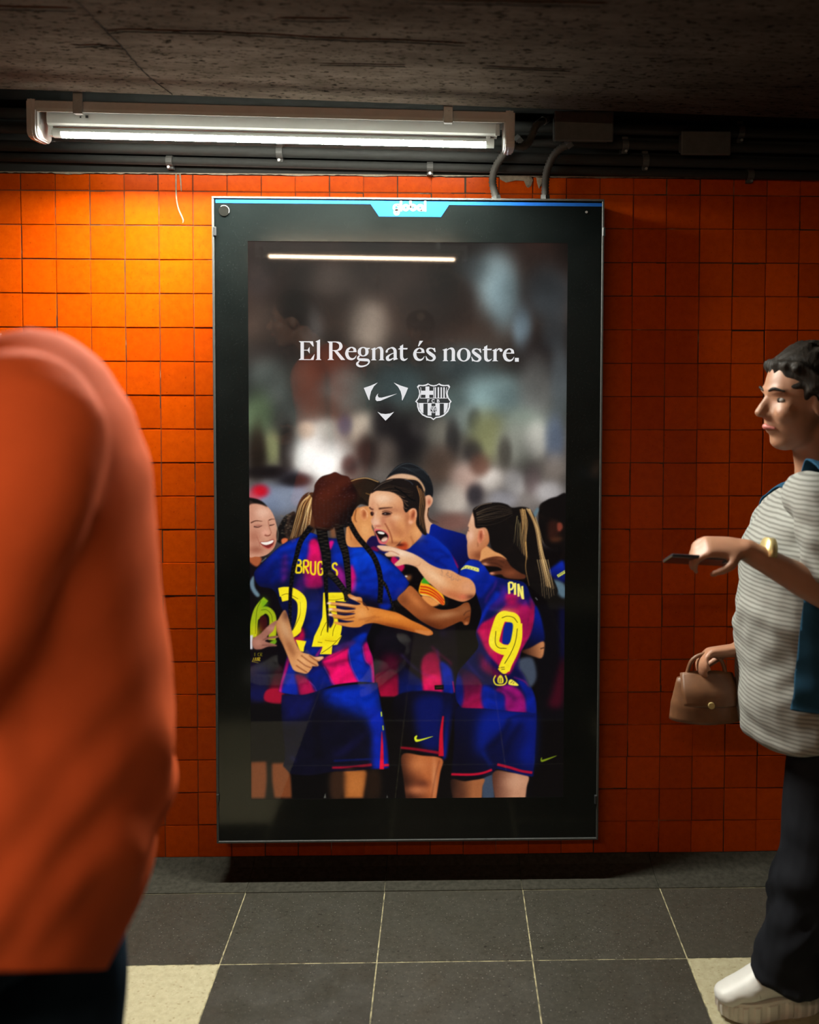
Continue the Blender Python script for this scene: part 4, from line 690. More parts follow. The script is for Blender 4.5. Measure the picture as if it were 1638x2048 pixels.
for q in ([(998, 351), (1030, 352), (1062, 353), (1066, 360), (1062, 372), (1056, 376), (1050, 362), (1030, 361), (1012, 365), (1000, 359)], [(1072, 354), (1086, 355), (1084, 368), (1078, 378), (1074, 366)]):
    bm = bmesh.new(); P = [at(u, v, -.0018) for u, v in q]; a = [bm.verts.new(p) for p in P]; ctr = sum(P, Vector())/len(P); b = [bm.verts.new(ctr+(p-ctr)*.8+Vector((0, -.0024, 0))) for p in P]
    for i in range(len(a)): bm.faces.new((a[i], a[(i+1) % len(a)], b[(i+1) % len(a)], b[i]))
    bm.faces.new(b); bmesh.ops.recalc_face_normals(bm, faces=bm.faces); obj('cement_smear', bm, 'mortar', wall)
# skirting: coved stone strip
prof = [(.01, .028), (-.002, .028), (-.006, .026), (-.03, .012), (-.075, .004), (-.136, .0012), (-.136, -.02), (.01, -.02)]
for i in range(20):
    x = -4.13+.4*i; o = obj('baseboard_back' if i == 0 else 'skirting_stone', extrude_profile(prof, x+.0006, x+.3994), 'skirting')
    if i == 0: skb = prop(o, 'dark stone skirting under the orange tiles', kind='structure')
    else: o.parent = skb
# floor
floor = prop(obj('floor', bxm(-4, 4, -3.4, .2, -.12, -.0012), 'joint'), 'speckled stone tile floor with cream tiles', kind='structure')
FX0, T = -.5286, .4
rows = [-.1360, -.4362]+[-.4362-.4*i for i in range(1, 8)]+[-3.38]
FM = {}
for r in range(len(rows)-1):
    y1, y0 = rows[r], rows[r+1]
    for k in range(-8, 11):
        x0 = FX0+T*k
        white = (r in (1, 2, 7, 8) and k % 4 == 3) or (r in (4, 5) and k % 4 == 1)
        key = (round(y1-y0, 3), white)
        if key not in FM:
            w2, h2 = (T-.0028)/2, (y1-y0-.0028)/2; bm = bxm(-w2, w2, -h2, h2, -.02, 0)
            es = [e for e in bm.edges if all(q.co.z > -1e-6 for q in e.verts)]; bmesh.ops.bevel(bm, geom=es, offset=.0009, segments=1, affect='EDGES')
            me = bpy.data.meshes.new('floor_tile'); bm.to_mesh(me); bm.free(); me.materials.append(MATS['cream_stone' if white else 'dark_stone']); FM[key] = me
        o = bpy.data.objects.new('floor_tile', FM[key]); C.objects.link(o); o.parent = floor; o.location = (x0+T/2, (y0+y1)/2, R_.uniform(-.0004, .0004)); o.rotation_euler = (R_.gauss(0, .0008), R_.gauss(0, .0008), 0)
# ceiling
def sheared(bm):
    for q in bm.verts: q.co.z += SLOPE*q.co.x
    return bm
bmc = extrude_profile([(YEDGE-.014, ZCEIL)]+[(YEDGE-.014+.014*math.sin(a), ZCEIL+.014-.014*math.cos(a)) for a in (.4, .8, 1.2, 1.5708)]+[(YEDGE, 2.46), (-2.90, 2.46)]+[(-2.886-.014*math.sin(a), ZCEIL+.014-.014*math.cos(a)) for a in (1.5708, 1.2, .8, .4)]+[(-2.886, ZCEIL)], -4, 4, 60)
ceil = prop(obj('ceiling', sheared(bmc), 'concrete'), 'low rough concrete ceiling slab with pits and cracks', kind='structure')
obj('ceiling_recess', sheared(bxm(-4, 4, -3.4, .2, 2.45, 2.6)), 'concrete', ceil)
def on_ceil(u, v):
    d = CR.T @ np.array([(u-CXP)/FPX, (v-CYP)/FPX, 1.]); t = (ZCEIL+SLOPE*CAM[0]-CAM[2])/(d[2]-SLOPE*d[0]); return Vector(CAM+t*d)
def crack(pts, w0, seed):
    P = crom([on_ceil(u, v) for u, v in pts], 10); bm = bmesh.new(); a, b = [], []
    for i, p in enumerate(P):
        tt = (P[min(i+1, len(P)-1)]-P[max(i-1, 0)]).normalized(); s = Vector((-tt.y, tt.x, 0)); e = min(1, 4*i/len(P), 4*(len(P)-1-i)/len(P))
        w = w0*(.35+.9*abs(noise.noise(Vector((i*.7, seed, 0)))))*(.25+.75*e); j = noise.noise(Vector((i*.45, seed+5, 0)))*w0*.9
        q = p+s*j; a.append(bm.verts.new(q+s*w-Vector((0, 0, .0012)))); b.append(bm.verts.new(q-s*w-Vector((0, 0, .0012))))
    c = [bm.verts.new((x.co+y.co)/2-Vector((0, 0, .0016))) for x, y in zip(a, b)]
    for i in range(len(a)-1): bm.faces.new((a[i], a[i+1], c[i+1], c[i])); bm.faces.new((c[i], c[i+1], b[i+1], b[i]))
    return bm
for i, (p, w0) in enumerate([([(148, -6), (190, 38), (215, 64), (245, 94), (272, 126), (300, 154), (345, 188)], .0035), ([(218, 66), (250, 62), (330, 64), (480, 69), (500, 74)], .0032), ([(480, 69), (640, 78), (819, 84), (930, 90)], .005), ([(-10, 17), (60, 19), (150, 21)], .003), ([(150, 93), (200, 92), (246, 97)], .0045), ([(640, 129), (720, 130), (810, 132)], .0022), ([(965, 134), (1050, 138), (1140, 141)], .0038), ([(820, 5), (1000, 8), (1200, 12)], .003), ([(560, 40), (640, 42), (700, 41)], .002)]):
    obj('crack', crack(p, w0, i*3.7), 'crack', ceil)
# far wall of the passage, seen mirrored in the screen
fw = prop(obj('wall_front', bxm(-4, 4, -3.62, -3.402, -.05, 2.9), 'crack'), 'brown marble wall across the passage', kind='structure')
for k in range(14):
    for j in range(2):
        o = obj('marble_slab', bxm(-.298, .298, -.02, 0, -.598, .598, .002), 'marble', fw, (-4+.6*k+.3, -3.395, .62+1.2*j))
# ================================================================== pipes along the top of the wall
def pipe(name, v0, v1, y, r, label, mat='pipe_grey', clamps=()):
    a, b = at(0, v0, y), at(1638, v1, y); d = (b-a).normalized(); a2, b2 = a-d*1.6, b+d*1.6
    root = empty(name, (a2+b2)/2); prop(root, label, 'pipe', 'conduits above the tiles')
    local(obj('pipe_run', tubem([a2, b2], [r, r], ref=(0, 0, 1), seg=16, cap=0), mat, smooth=True), root)
    for u in clamps:
        c = a+d*((at(u, v0+(v1-v0)*u/1638, y)-a).dot(d)); m = bmesh.new(); disc(m, c, r*1.28, .018, 'X', 18); box(m, c.x-.009, c.x+.009, y, -.0048, c.z-r*1.9, c.z+r*1.9, .001)
        s = local(obj('saddle_clamp', m, 'box_dark'), root); local(obj('screw', discm((c.x, c.y-r*.2-.012, c.z-r*1.6), .004, .006, 'Y', 10), 'galvanised'), root)
pipe('conduit_pipe', 314, 353, -.022, .0125, 'lowest grey conduit pipe just above the tile edge', clamps=(340, 860, 1500))
pipe('conduit_pipe', 291, 330, -.034, .016, 'thick grey conduit pipe second above the tile edge', clamps=(560, 1290))
pipe('conduit_pipe', 258, 300, -.05, .013, 'dark conduit pipe behind the lit lamp', clamps=(1250,))
pipe('conduit_pipe', 226, 268, -.045, .017, 'uppermost dark conduit pipe under the ceiling recess', clamps=(1480,))
def jbox(u0, v0, u1, v1, y, d, label):
    a, b = at(u0, v1, y), at(u1, v0, y); c = (a+b)/2; root = empty('junction_box', (c.x, y, a.z)); prop(root, label, 'junction box', 'junction boxes above the tiles')
    local(obj('box_body', bxm(a.x, b.x, y, y+d, a.z+.012, b.z, .006, 2), 'box_dark'), root); local(obj('box_lid', bxm(a.x-.003, b.x+.003, y-.012, y-.0005, a.z, b.z+.003, .004, 2), 'box_dark'), root)
    for sx, sz in ((0, 0), (1, 0), (0, 1), (1, 1)): local(obj('screw', discm((a.x+.014+sx*(b.x-a.x-.028), y-.0125, a.z+.012+sz*(b.z-a.z-.024)), .004, .003, 'Y', 10), 'box_dark'), root)
jbox(1110, 226, 1224, 284, -.13, .062, 'dark junction box beside the lamp, above two flexible conduits')
jbox(1362, 266, 1458, 311, -.10, .034, 'dark junction box at the right above the wall tiles')
def flex(pts, r, label):
    P = crom(pts, 24); L = sum((b-a).length for a, b in zip(P, P[1:])); n = int(L/.0042); d = np.r_[0, np.cumsum([(b-a).length for a, b in zip(P, P[1:])])]
    s = np.linspace(0, L, n); Q = [Vector([np.interp(q, d, [p[i] for p in P]) for i in range(3)]) for q in s]; rr = [r*(1.04 if i % 2 else .80) for i in range(n)]
    bm = bmesh.new(); rings = []
    for i, p in enumerate(Q):
        t = (Q[min(i+1, n-1)]-Q[max(i-1, 0)]).normalized(); sx = Vector((0, 1, 0))-t*t.y; sx.normalize(); u = t.cross(sx); rings.append([bm.verts.new(p+(sx*math.cos(a)+u*math.sin(a))*rr[i]) for a in [2*math.pi*j/12 for j in range(12)]])
    for a, b in zip(rings, rings[1:]):
        for j in range(12): bm.faces.new((a[j], a[(j+1) % 12], b[(j+1) % 12], b[j]))
    bmesh.ops.recalc_face_normals(bm, faces=bm.faces); root = empty('flexible_conduit', pts[-1]); prop(root, label, 'conduit', 'flexible conduits into the billboard')
    local(obj('hose', bm, 'conduit', smooth=True), root)
    for e, k in ((0, 1), (-1, -2)):
        dd = (P[k]-P[e]).normalized(); local(obj('gland', tubem([P[e]-dd*.002, P[e]+dd*.016], [r*1.25, r*1.25], ref=(0, 1, 0), seg=6, cap=0), 'box_dark'), root)
flex([at(1040, 276, -.086), at(1010, 306, -.08), at(991, 335, -.06), at(985, 362, -.055), at(990, 388, -.05), at(994, 403, -.05)], .0118, 'ribbed grey flexible conduit dropping into the billboard, left one')
flex([at(1142, 285, -.09), at(1112, 305, -.08), at(1096, 335, -.065), at(1091, 362, -.055), at(1090, 402, -.05)], .0118, 'ribbed grey flexible conduit dropping into the billboard from the junction box')
flex([at(1018, 288, -.19), at(1045, 294, -.18), at(1060, 280, -.165), at(1072, 252, -.15), at(1092, 238, -.11)], .0105, 'short bent conduit between lamp end and junction box')
# ================================================================== tube lamps
def lamp(x0, x1, y, zl, zr, side, label, glow):
    """weatherproof batten: side=-1 faces the camera side, z at both ends"""
    sl = (zr-zl)/(x1-x0); root = empty('tube_lamp', ((x0+x1)/2, y, (zl+zr)/2-.05)); prop(root, label, 'lamp')
    def add(name, bm, m, parent=None, smooth=False):
        for q in bm.verts: q.co.z += zl+sl*(q.co.x-x0); q.co.y += y
        o = obj(name, bm, m, smooth=smooth); o.parent = parent or root; o.location = -wpos(parent or root); return o
    add('base_tray', extrude_profile([(-.046, .022), (-.046, .046), (-.038, .05), (.038, .05), (.046, .046), (.046, .022), (.042, .022), (.042, .042), (-.042, .042), (-.042, .022)], x0+.02, x1-.02), 'lamp_grey')
    # rounded end caps
    cp = [(-.047, .05), (-.047, -.03)]+[(-.027-.020*math.cos(a), -.03-.020*math.sin(a)) for a in (.4, .8, 1.2, 1.5708)]+[(.027+.020*math.sin(a), -.03-.020*math.cos(a)) for a in (0, .4, .8, 1.2)]+[(.047, .05)]
    for a, b in ((x0, x0+.028), (x1-.028, x1)):
        bm = extrude_profile(cp, a, b); bmesh.ops.bevel(bm, geom=[e for e in bm.edges if abs(e.verts[0].co.x-e.verts[1].co.x) < 1e-6], offset=.004, segments=2, affect='EDGES'); e = add('end_cap', bm, 'lamp_grey')
        add('cap_rib', extrude_profile([(p*1.03, q*1.03 if q < 0 else q*1.01) for p, q in cp], (a+b)/2-.002, (a+b)/2+.002), 'lamp_grey', e)
    add('gear_tray', extrude_profile([(-.030, .040), (-.026, -.006), (-.020, -.010), (.020, -.010), (.026, -.006), (.030, .040)], x0+.045, x1-.045), 'white_enamel')
    # clear cover: thin U shell
    ou = [(-.044, .026), (-.044, -.028)]+[(-.026-.018*math.cos(a), -.030-.018*math.sin(a)) for a in (.4, .8, 1.2, 1.5708)]+[(.026+.018*math.sin(a), -.030-.018*math.cos(a)) for a in (0, .4, .8, 1.2)]+[(.044, -.028), (.044, .026)]
    bm = bmesh.new(); A = [bm.verts.new((x0+.02, p, q)) for p, q in ou]; B_ = [bm.verts.new((x1-.02, p, q)) for p, q in ou]
    for i in range(len(ou)-1): bm.faces.new((A[i], A[i+1], B_[i+1], B_[i]))
    add('clear_cover', bm, 'clear', smooth=True)
    add('cover_lip', extrude_profile([(side*.0475, .018), (side*.0475, .027), (side*.0445, .027), (side*.0445, .018)], x0+.028, x1-.028), 'white_enamel')
    # led tube: lower half glows, upper half is the metal spine
    bm = bmesh.new(); r = .0135; xa, xb = x0+.075, x1-.075; mid = math.radians(270+side*25); h_ = math.radians(52)   # flat light strip turned a little to the passage
    an = [mid-h_, mid+h_]+[mid+h_+(2*math.pi-2*h_)*k/18 for k in range(1, 18)]; n = len(an)
    rg = [[bm.verts.new((x, r*math.cos(a), -.026+r*math.sin(a))) for a in an] for x in (xa, xb)]
    for j in range(n):
        f = bm.faces.new((rg[0][j], rg[0][(j+1) % n], rg[1][(j+1) % n], rg[1][j])); f.smooth = j > 0; am = (an[j]+an[(j+1) % n]+(2*math.pi if an[(j+1) % n] < an[j] else 0))/2; f.material_index = 0 if j == 0 else 2 if math.sin(am) < .05 else 1
    bmesh.ops.recalc_face_normals(bm, faces=bm.faces); me = bpy.data.meshes.new('led_tube')
    for q in bm.verts: q.co.z += zl+sl*(q.co.x-x0); q.co.y += y
    for f in bm.faces:
        if f.normal.dot(Vector((0, f.calc_center_median().y-y, f.calc_center_median().z-(zl+sl*(f.calc_center_median().x-x0)-.026)))) < 0: f.normal_flip()
    bm.to_mesh(me); bm.free(); me.materials.append(MATS[glow]); me.materials.append(MATS['white_enamel']); me.materials.append(MATS[glow+'_soft'])
    tb = obj('led_tube', me, None); tb.parent = root; tb.location = -wpos(root)
    for a, b, s in ((xa-.022, xa, 1), (xb, xb+.022, -1)):
        add('tube_end', discm(((a+b)/2, 0, -.026), .0137, .022, 'X', 18), 'white_enamel', tb)
        so = add('lamp_socket', bxm(min(a-s*.012, a), max(a-s*.012, a), -.012, .012, -.036, .012, .003, 2), 'white_enamel'); add('spring_clip', bxm(a-s*.03-.006, a-s*.03+.006, side*.028-.002, side*.028+.002, -.012, .02, .001), 'galvanised', so)
    # hanging brackets
    for q in (.108, .862):
        xb_ = x0+(x1-x0)*q; bk = add('bracket', bxm(xb_-.0125, xb_+.0125, side*.056-.0015, side*.056+.0015, .012, .085, .001), 'galvanised')
        add('bracket_lip', bxm(xb_-.0105, xb_+.0105, min(side*.056, side*.04), max(side*.056, side*.04), .012, .016), 'galvanised', bk); add('screw', discm((xb_, side*.059, .046), .004, .004, 'Y', 10), 'galvanised', bk)
    # printed data marks on the tray
    for q, ww in ((.105, .004), (.118, .007)): add('data_mark', bxm(x0+(x1-x0)*q-ww/2, x0+(x1-x0)*q+ww/2, side*.0292-.0006, side*.0292+.0006, .008, .008+ww), 'frame_black')
    add('data_strip', bxm(x0+(x1-x0)*.72, x0+(x1-x0)*.81, side*.0302-.0006, side*.0302+.0006, .026, .031), 'frame_black')
    return root
lamp(-1.0588, .2256, -.22, 2.1700, 2.1513, -1, 'lit tube lamp in clear casing hung above the billboard', 'led_cool')
lamp(-1.10, .17, -2.99, 2.145, 2.13, 1, 'lit tube lamp on the far side of the passage, mirrored in the screen', 'led_warm')
# ================================================================== advertising screen
BY = -.095
tl, tr_, br, bl = at(425.5, 391.5, BY), at(1211.5, 400, BY), at(1193, 1679, BY), at(432, 1685.5, BY)
bx0, bx1, bz0, bz1 = (tl.x+bl.x)/2, (tr_.x+br.x)/2, (bl.z+br.z)/2, (tl.z+tr_.z)/2
bb = empty('digital_billboard', ((bx0+bx1)/2, BY/2, bz0)); prop(bb, 'tall black advertising screen showing celebrating football players', 'billboard')
def bpart(name, bm, m, parent=None, smooth=False):
    o = obj(name, bm, m, smooth=smooth); o.parent = parent or bb; o.location = -wpos(parent or bb); return o
bpart('casing', bxm(bx0+.003, bx1-.003, BY+.006, -.004, bz0+.003, bz1-.003, .002), 'frame_black')
EW = .0062
for nm, a in (('top', (bx0, bx1, bz1-EW, bz1)), ('bottom', (bx0, bx1, bz0, bz0+EW)), ('left', (bx0, bx0+EW, bz0+EW, bz1-EW)), ('right', (bx1-EW, bx1, bz0+EW, bz1-EW))):
    bpart('frame_edge', bxm(a[0], a[1], BY-.004, BY+.03, a[2], a[3], .001), 'frame_metal')
stl, str_, sbr, sbl = at(496.5, 480, BY), at(1137, 488, BY), at(1125, 1596, BY), at(501, 1597.5, BY)
sx0, sx1, sz0, sz1 = (stl.x+sbl.x)/2, (str_.x+sbr.x)/2, (sbl.z+sbr.z)/2, (stl.z+str_.z)/2
GX0, GX1, GZ0, GZ1 = bx0+EW+.001, bx1-EW-.001, bz0+EW+.001, bz1-EW-.001
bm = bmesh.new(); vo = [bm.verts.new((x, BY, z)) for x, z in ((GX0, GZ0), (GX1, GZ0), (GX1, GZ1), (GX0, GZ1))]; vi = [bm.verts.new((x, BY, z)) for x, z in ((sx0, sz0), (sx1, sz0), (sx1, sz1), (sx0, sz1))]; vd = [bm.verts.new((q.co.x, BY+.0012, q.co.z)) for q in vi]; vb = [bm.verts.new((q.co.x, BY+.005, q.co.z)) for q in vo]
for i in range(4):
    j = (i+1) % 4; bm.faces.new((vo[i], vo[j], vi[j], vi[i])); bm.faces.new((vi[i], vi[j], vd[j], vd[i])); bm.faces.new((vo[j], vo[i], vb[i], vb[j]))
bmesh.ops.recalc_face_normals(bm, faces=bm.faces)
if sum(f.normal.y*f.calc_area() for f in bm.faces) > 0: bmesh.ops.reverse_faces(bm, faces=bm.faces)
bezel = bpart('bezel_glass', bm, 'bezel')
lk = at(448, 421.5, BY-.002); lo = bpart('lock_cover', discm((lk.x, BY-.0015, lk.z), .0148, .003, 'Y', 28), 'lock'); bpart('lock_rim', tubem([(lk.x+.0148*math.cos(a), BY-.003, lk.z+.0148*math.sin(a)) for a in [-.4+i*.2 for i in range(14)]], [.0008]*14, ref=(0, 1, 0), seg=6, n=1), 'galvanised', lo)
lk = at(1173, 424, BY-.002); bpart('light_sensor', discm((lk.x, BY-.0008, lk.z), .0036, .0016, 'Y', 14), 'galvanised')
for u, v in ((430, 463), (1207.5, 464), (436, 1596), (1191, 1598)):
    p = at(u, v, BY); bpart('hinge', bxm(p.x-.004, p.x+.004, BY-.0062, BY+.02, p.z-.013, p.z+.013, .0015), 'frame_black')
# ---- flat print made of outline pieces
class ZF:
    def __init__(s, x, y, k): s.x, s.y, s.k = x, y, k
    def __call__(s, p): return [(s.x+a/s.k, s.y+b/s.k) for a, b in p]
def np_spline(p, closed, n=6):
    return [tuple(q) for q in spline(np.array(p, float), closed, n)]
def vstroke(p, ws, n=6):
    P = spline(np.array(p, float), False, n) if len(p) > 2 else np.array(p, float); W = np.interp(np.linspace(0, len(p)-1, len(P)), range(len(p)), ws if isinstance(ws, (list, tuple)) else [ws]*len(p))
    d = np.gradient(P, axis=0); d /= np.linalg.norm(d, axis=1, keepdims=True)+1e-9; nn = np.c_[-d[:, 1], d[:, 0]]; A, B_ = P+nn*W[:, None]/2, P-nn*W[:, None]/2
    return [[tuple(A[i]), tuple(A[i+1]), tuple(B_[i+1]), tuple(B_[i])] for i in range(len(P)-1)]
def ring(cx, cy, rx, ry, wx, wy, n=40):
    o = []
    for i in range(n):
        q = []
        for a, s in ((i, 1), (i+1, 1), (i+1, -1), (i, -1)):
            t = 2*math.pi*a/n; ww = wy+(wx-wy)*math.cos(t)**2; q.append((cx+(rx+s*ww/2)*math.cos(t), cy+(ry+s*ww/2)*math.sin(t)))
        o.append(q)
    return o
def flat(name, pieces, m, y, parent, rim=None):
    """pieces: polygons in photograph pixels laid on the plane Y = y"""
    bm = bmesh.new()
    for q in pieces:
        P = [at(u, v, y) for u, v in q]; V = [bm.verts.new(p) for p in P]
        for tr in tessellate_polygon([[Vector((p.x, p.z, 0)) for p in P]]):
            try: f = bm.faces.new([V[i] for i in tr])
            except ValueError: continue
            f.normal_update()
            if f.normal.y > 0: f.normal_flip()
    o = obj(name, bm, m); o.parent = parent; o.location = -wpos(parent); return o
hd = flat('header_band', [[(430.8, 398), (1206, 406.3), (1206, 413.2), (898, 409.8), (882, 434), (758, 433), (741, 408.2), (431, 405.8)]], 'header_blue', BY-.0007, bezel)
ZG = ZF(770, 392, 16.38); gp = []
for c in ((370, 378, 80, 80, 70, 70), (380, 530, 66, 66, 70, 70), (680, 380, 78, 78, 74, 74), (918, 380, 80, 80, 74, 74), (1155, 382, 80, 80, 74, 74)): gp += [ZG(q) for q in ring(*c)]
for a in ((490, 158, 555, 500), (800, 158, 868, 400), (1282, 160, 1348, 505)): gp.append(ZG([(a[0], a[1]), (a[2], a[1]), (a[2], a[3]), (a[0], a[3])]))
gp += [ZG([(1160, 448), (1272, 448), (1272, 500), (1160, 500)]), ZG([(380, 262), (480, 262), (480, 330), (400, 330)])]
flat('lettering', gp, 'print_white', BY-.0012, hd)
# ---- screen with the printed photograph as vertex colours
t = NT('screen_picture'); at_ = t.new('ShaderNodeVertexColor'); at_.layer_name = 'picture'; t.col((.003, .003, .003)); t.set(.025, 0, .38); t.m.cycles.emission_sampling = 'NONE'; t.link(at_.outputs['Color'], t.b.inputs['Emission Color']); t.b.inputs['Emission Strength'].default_value = 1.0; MATS['picture'] = t.m
paint_poster()
def screen_mesh():
    nx, nz = 600, 1068; SY = BY+.0008
    X, Zz = np.meshgrid(np.linspace(sx0-.0005, sx1+.0005, nx), np.linspace(sz0-.0005, sz1+.0005, nz)); W = np.stack([X, np.full_like(X, SY), Zz], -1).reshape(-1, 3)
    c = (W-CAM)@CR.T; u = FPX*c[:, 0]/c[:, 2]+CXP-PX0; v = FPX*c[:, 1]/c[:, 2]+CYP-PY0; u = np.clip(u, 0, PW-1.01); v = np.clip(v, 0, PH-1.01); i, j = u.astype(int), v.astype(int); fu, fv = (u-i)[:, None], (v-j)[:, None]
    col = CAN[j, i]*(1-fu)*(1-fv)+CAN[j, i+1]*fu*(1-fv)+CAN[j+1, i]*(1-fu)*fv+CAN[j+1, i+1]*fu*fv
    s = np.clip(col/255, 0, 1); lc = np.where(s <= .04045, s/12.92, ((s+.055)/1.055)**2.4); lc = np.c_[lc, np.ones(len(lc))].astype(np.float32)
    idx = np.arange(nx*nz).reshape(nz, nx); a, b, cc, d = idx[:-1, :-1], idx[:-1, 1:], idx[1:, 1:], idx[1:, :-1]; F = np.stack([a, b, cc, d], -1).reshape(-1, 4)
    me = bpy.data.meshes.new('screen'); me.vertices.add(len(W)); me.vertices.foreach_set('co', W.ravel()); me.loops.add(F.size); me.loops.foreach_set('vertex_index', F.ravel().astype(np.int32)); me.polygons.add(len(F)); me.polygons.foreach_set('loop_start', np.arange(0, F.size, 4, dtype=np.int32)); me.update(calc_edges=True)
    ca = me.color_attributes.new('picture', 'FLOAT_COLOR', 'POINT'); ca.data.foreach_set('color', lc.ravel()); return me
scr = bpart('screen', screen_mesh(), 'picture'); scr['label'] = 'bright display picture of football players hugging'
# headline
ZA, ZB, ZC, ZD, ZE = ZF(590, 670, 13.65), ZF(700, 670, 13.65), ZF(815, 670, 13.65), ZF(925, 670, 13.65), ZF(720, 755, 8.62)
hl = []
def G(z, polys=(), strokes=(), dx=0, dy=0, rings=()):
    for p in polys: hl.append(z([(a+dx, b+dy) for a, b in p]))
    for p, ws in strokes:
        for q in vstroke([(a+dx, b+dy) for a, b in p], ws): hl.append(z(q))
    for r in rings:
        for q in ring(*r): hl.append(z([(a+dx, b+dy) for a, b in q]))
G(ZA, [[(150, 185), (242, 185), (242, 680), (150, 680)], [(100, 170), (490, 172), (510, 310), (490, 315), (400, 205), (242, 195), (160, 215)], [(242, 405), (340, 405), (395, 325), (400, 415), (398, 505), (340, 425), (242, 422)], [(95, 682), (505, 682), (535, 515), (425, 662), (242, 662), (150, 640)]])
G(ZA, [[(600, 170), (683, 120), (683, 650), (722, 682), (560, 682), (598, 650)], [(555, 180), (683, 120), (683, 200), (598, 200)]])
G(ZA, [[(930, 190), (1022, 190), (1022, 650), (1070, 682), (885, 682), (930, 645)], [(880, 175), (1022, 178), (1022, 215), (930, 225)], [(1060, 432), (1150, 428), (1370, 682), (1255, 682)]], [([(1000, 188), (1120, 192), (1220, 230), (1252, 310), (1220, 385), (1140, 422), (1020, 424)], [18, 26, 72, 92, 72, 28, 18])])
EE = ([[(245, 466), (465, 466), (462, 490), (245, 490)]], [([(420, 470), (408, 405), (325, 360), (230, 420), (198, 530), (240, 640), (330, 682), (410, 655), (462, 580)], [88, 66, 24, 66, 92, 84, 54, 36, 8])])
G(ZA, *EE, dx=1215, dy=-22); G(ZC, *EE); G(ZD, *EE, dx=947, dy=18); G(ZC, [[(330, 160), (425, 160), (310, 312), (285, 305)]])
G(ZB, [[(430, 350), (545, 352), (540, 375), (490, 395), (440, 370)]], [([(255, 565), (215, 625), (250, 668), (350, 676)], [40, 52, 62, 70]), ([(240, 672), (400, 678), (490, 690), (520, 740), (470, 810), (370, 850), (270, 855), (205, 815), (200, 770), (250, 715)], [70, 78, 72, 44, 32, 42, 52, 66, 60, 30])], rings=[(358, 457, 105, 116, 88, 26)])
NN = ([[(605, 370), (690, 340), (690, 655), (722, 690), (570, 690), (605, 660)], [(565, 385), (690, 340), (690, 400), (605, 405)], [(780, 690), (940, 690), (908, 660), (820, 660)]], [([(690, 395), (760, 348), (830, 355), (865, 420), (865, 560), (865, 680)], [20, 26, 72, 88, 88, 88])])
G(ZB, *NN); G(ZC, *NN, dx=385, dy=22)
G(ZB, [[(1180, 640), (1272, 625), (1310, 655), (1190, 695)]], [([(1100, 352), (1170, 356), (1226, 420), (1232, 560), (1235, 670)], [22, 56, 84, 84, 84]), ([(1010, 478), (1000, 440), (1050, 380), (1115, 354)], [62, 52, 38, 20]), ([(1190, 492), (1090, 540), (1022, 610), (1032, 665), (1090, 680), (1190, 630)], [16, 30, 80, 86, 46, 18])])
TTg = ([[(1365, 310), (1450, 255), (1450, 370), (1365, 370)], [(1315, 380), (1365, 355), (1575, 355), (1560, 395), (1320, 395)]], [([(1407, 300), (1407, 590), (1432, 655), (1480, 682), (1530, 665), (1575, 630)], [84, 84, 84, 52, 32, 6])])
G(ZB, *TTg); G(ZD, *TTg, dx=-775, dy=20)
SS = ([[(720, 355), (750, 355), (768, 465), (742, 465), (700, 400)], [(493, 570), (515, 585), (560, 690), (515, 702)]], [([(752, 440), (720, 390), (640, 360), (565, 382), (545, 440), (620, 510), (705, 572), (732, 630), (690, 688), (620, 698), (550, 670), (505, 590)], [14, 40, 26, 54, 74, 92, 92, 76, 50, 26, 40, 10])])
G(ZC, *SS); G(ZD, *SS, dx=-255, dy=17); G(ZC, rings=[(1535, 540, 140, 172, 92, 26)])
G(ZD, [[(845, 410), (930, 365), (930, 685), (975, 715), (805, 715), (845, 685)], [(805, 425), (930, 365), (930, 430), (845, 435)], [(1050+42*math.cos(a/8*math.pi), 415+44*math.sin(a/8*math.pi)) for a in range(16)], [(1430, 625), (1535, 625), (1535, 730), (1430, 730)]], [([(930, 440), (980, 384), (1040, 380)], [16, 36, 40])])
flat('headline', hl, 'screen_white', BY-.0006, scr)
sw = [(315, 275), (302, 310), (322, 345), (370, 348), (450, 328), (640, 278)]; em = [ZE(sw+[(470, 352), (350, 402), (290, 408), (266, 382), (268, 340), (290, 300)])]
em += [ZE(p) for p in ([(65, 180), (180, 142), (305, 88), (240, 150), (190, 240), (168, 330), (163, 390), (150, 385), (108, 285)], [(580, 88), (700, 140), (828, 180), (785, 285), (732, 395), (722, 390), (720, 320), (700, 240), (655, 160)], [(300, 590), (360, 622), (440, 630), (520, 620), (587, 592), (520, 668), (440, 745), (365, 665)])]
flat('sport_emblem', em, 'screen_white', BY-.0006, scr)
cr_ = [(980, 160), (1010, 125), (1080, 130), (1130, 120), (1172, 100), (1215, 125), (1270, 135), (1320, 125), (1365, 100), (1400, 120), (1450, 130), (1530, 125), (1555, 160), (1520, 220), (1510, 280), (1530, 350), (1580, 415), (1555, 445), (1550, 520), (1520, 590), (1450, 660), (1380, 690), (1310, 700), (1265, 735), (1220, 700), (1150, 690), (1070, 650), (1010, 580), (985, 510), (980, 440), (950, 415), (1000, 350), (1020, 280), (1010, 210)]
crest = flat('club_crest', [ZE(cr_)], 'screen_white', BY-.0006, scr)
cd_ = flat('crest_field', [ZE([(1267+(a-1267)*.915, 415+(b-415)*.925) for a, b in cr_])], 'screen_dark', BY-.0009, scr)
rc = lambda a, b, c, d: [(a, b), (c, b), (c, d), (a, d)]
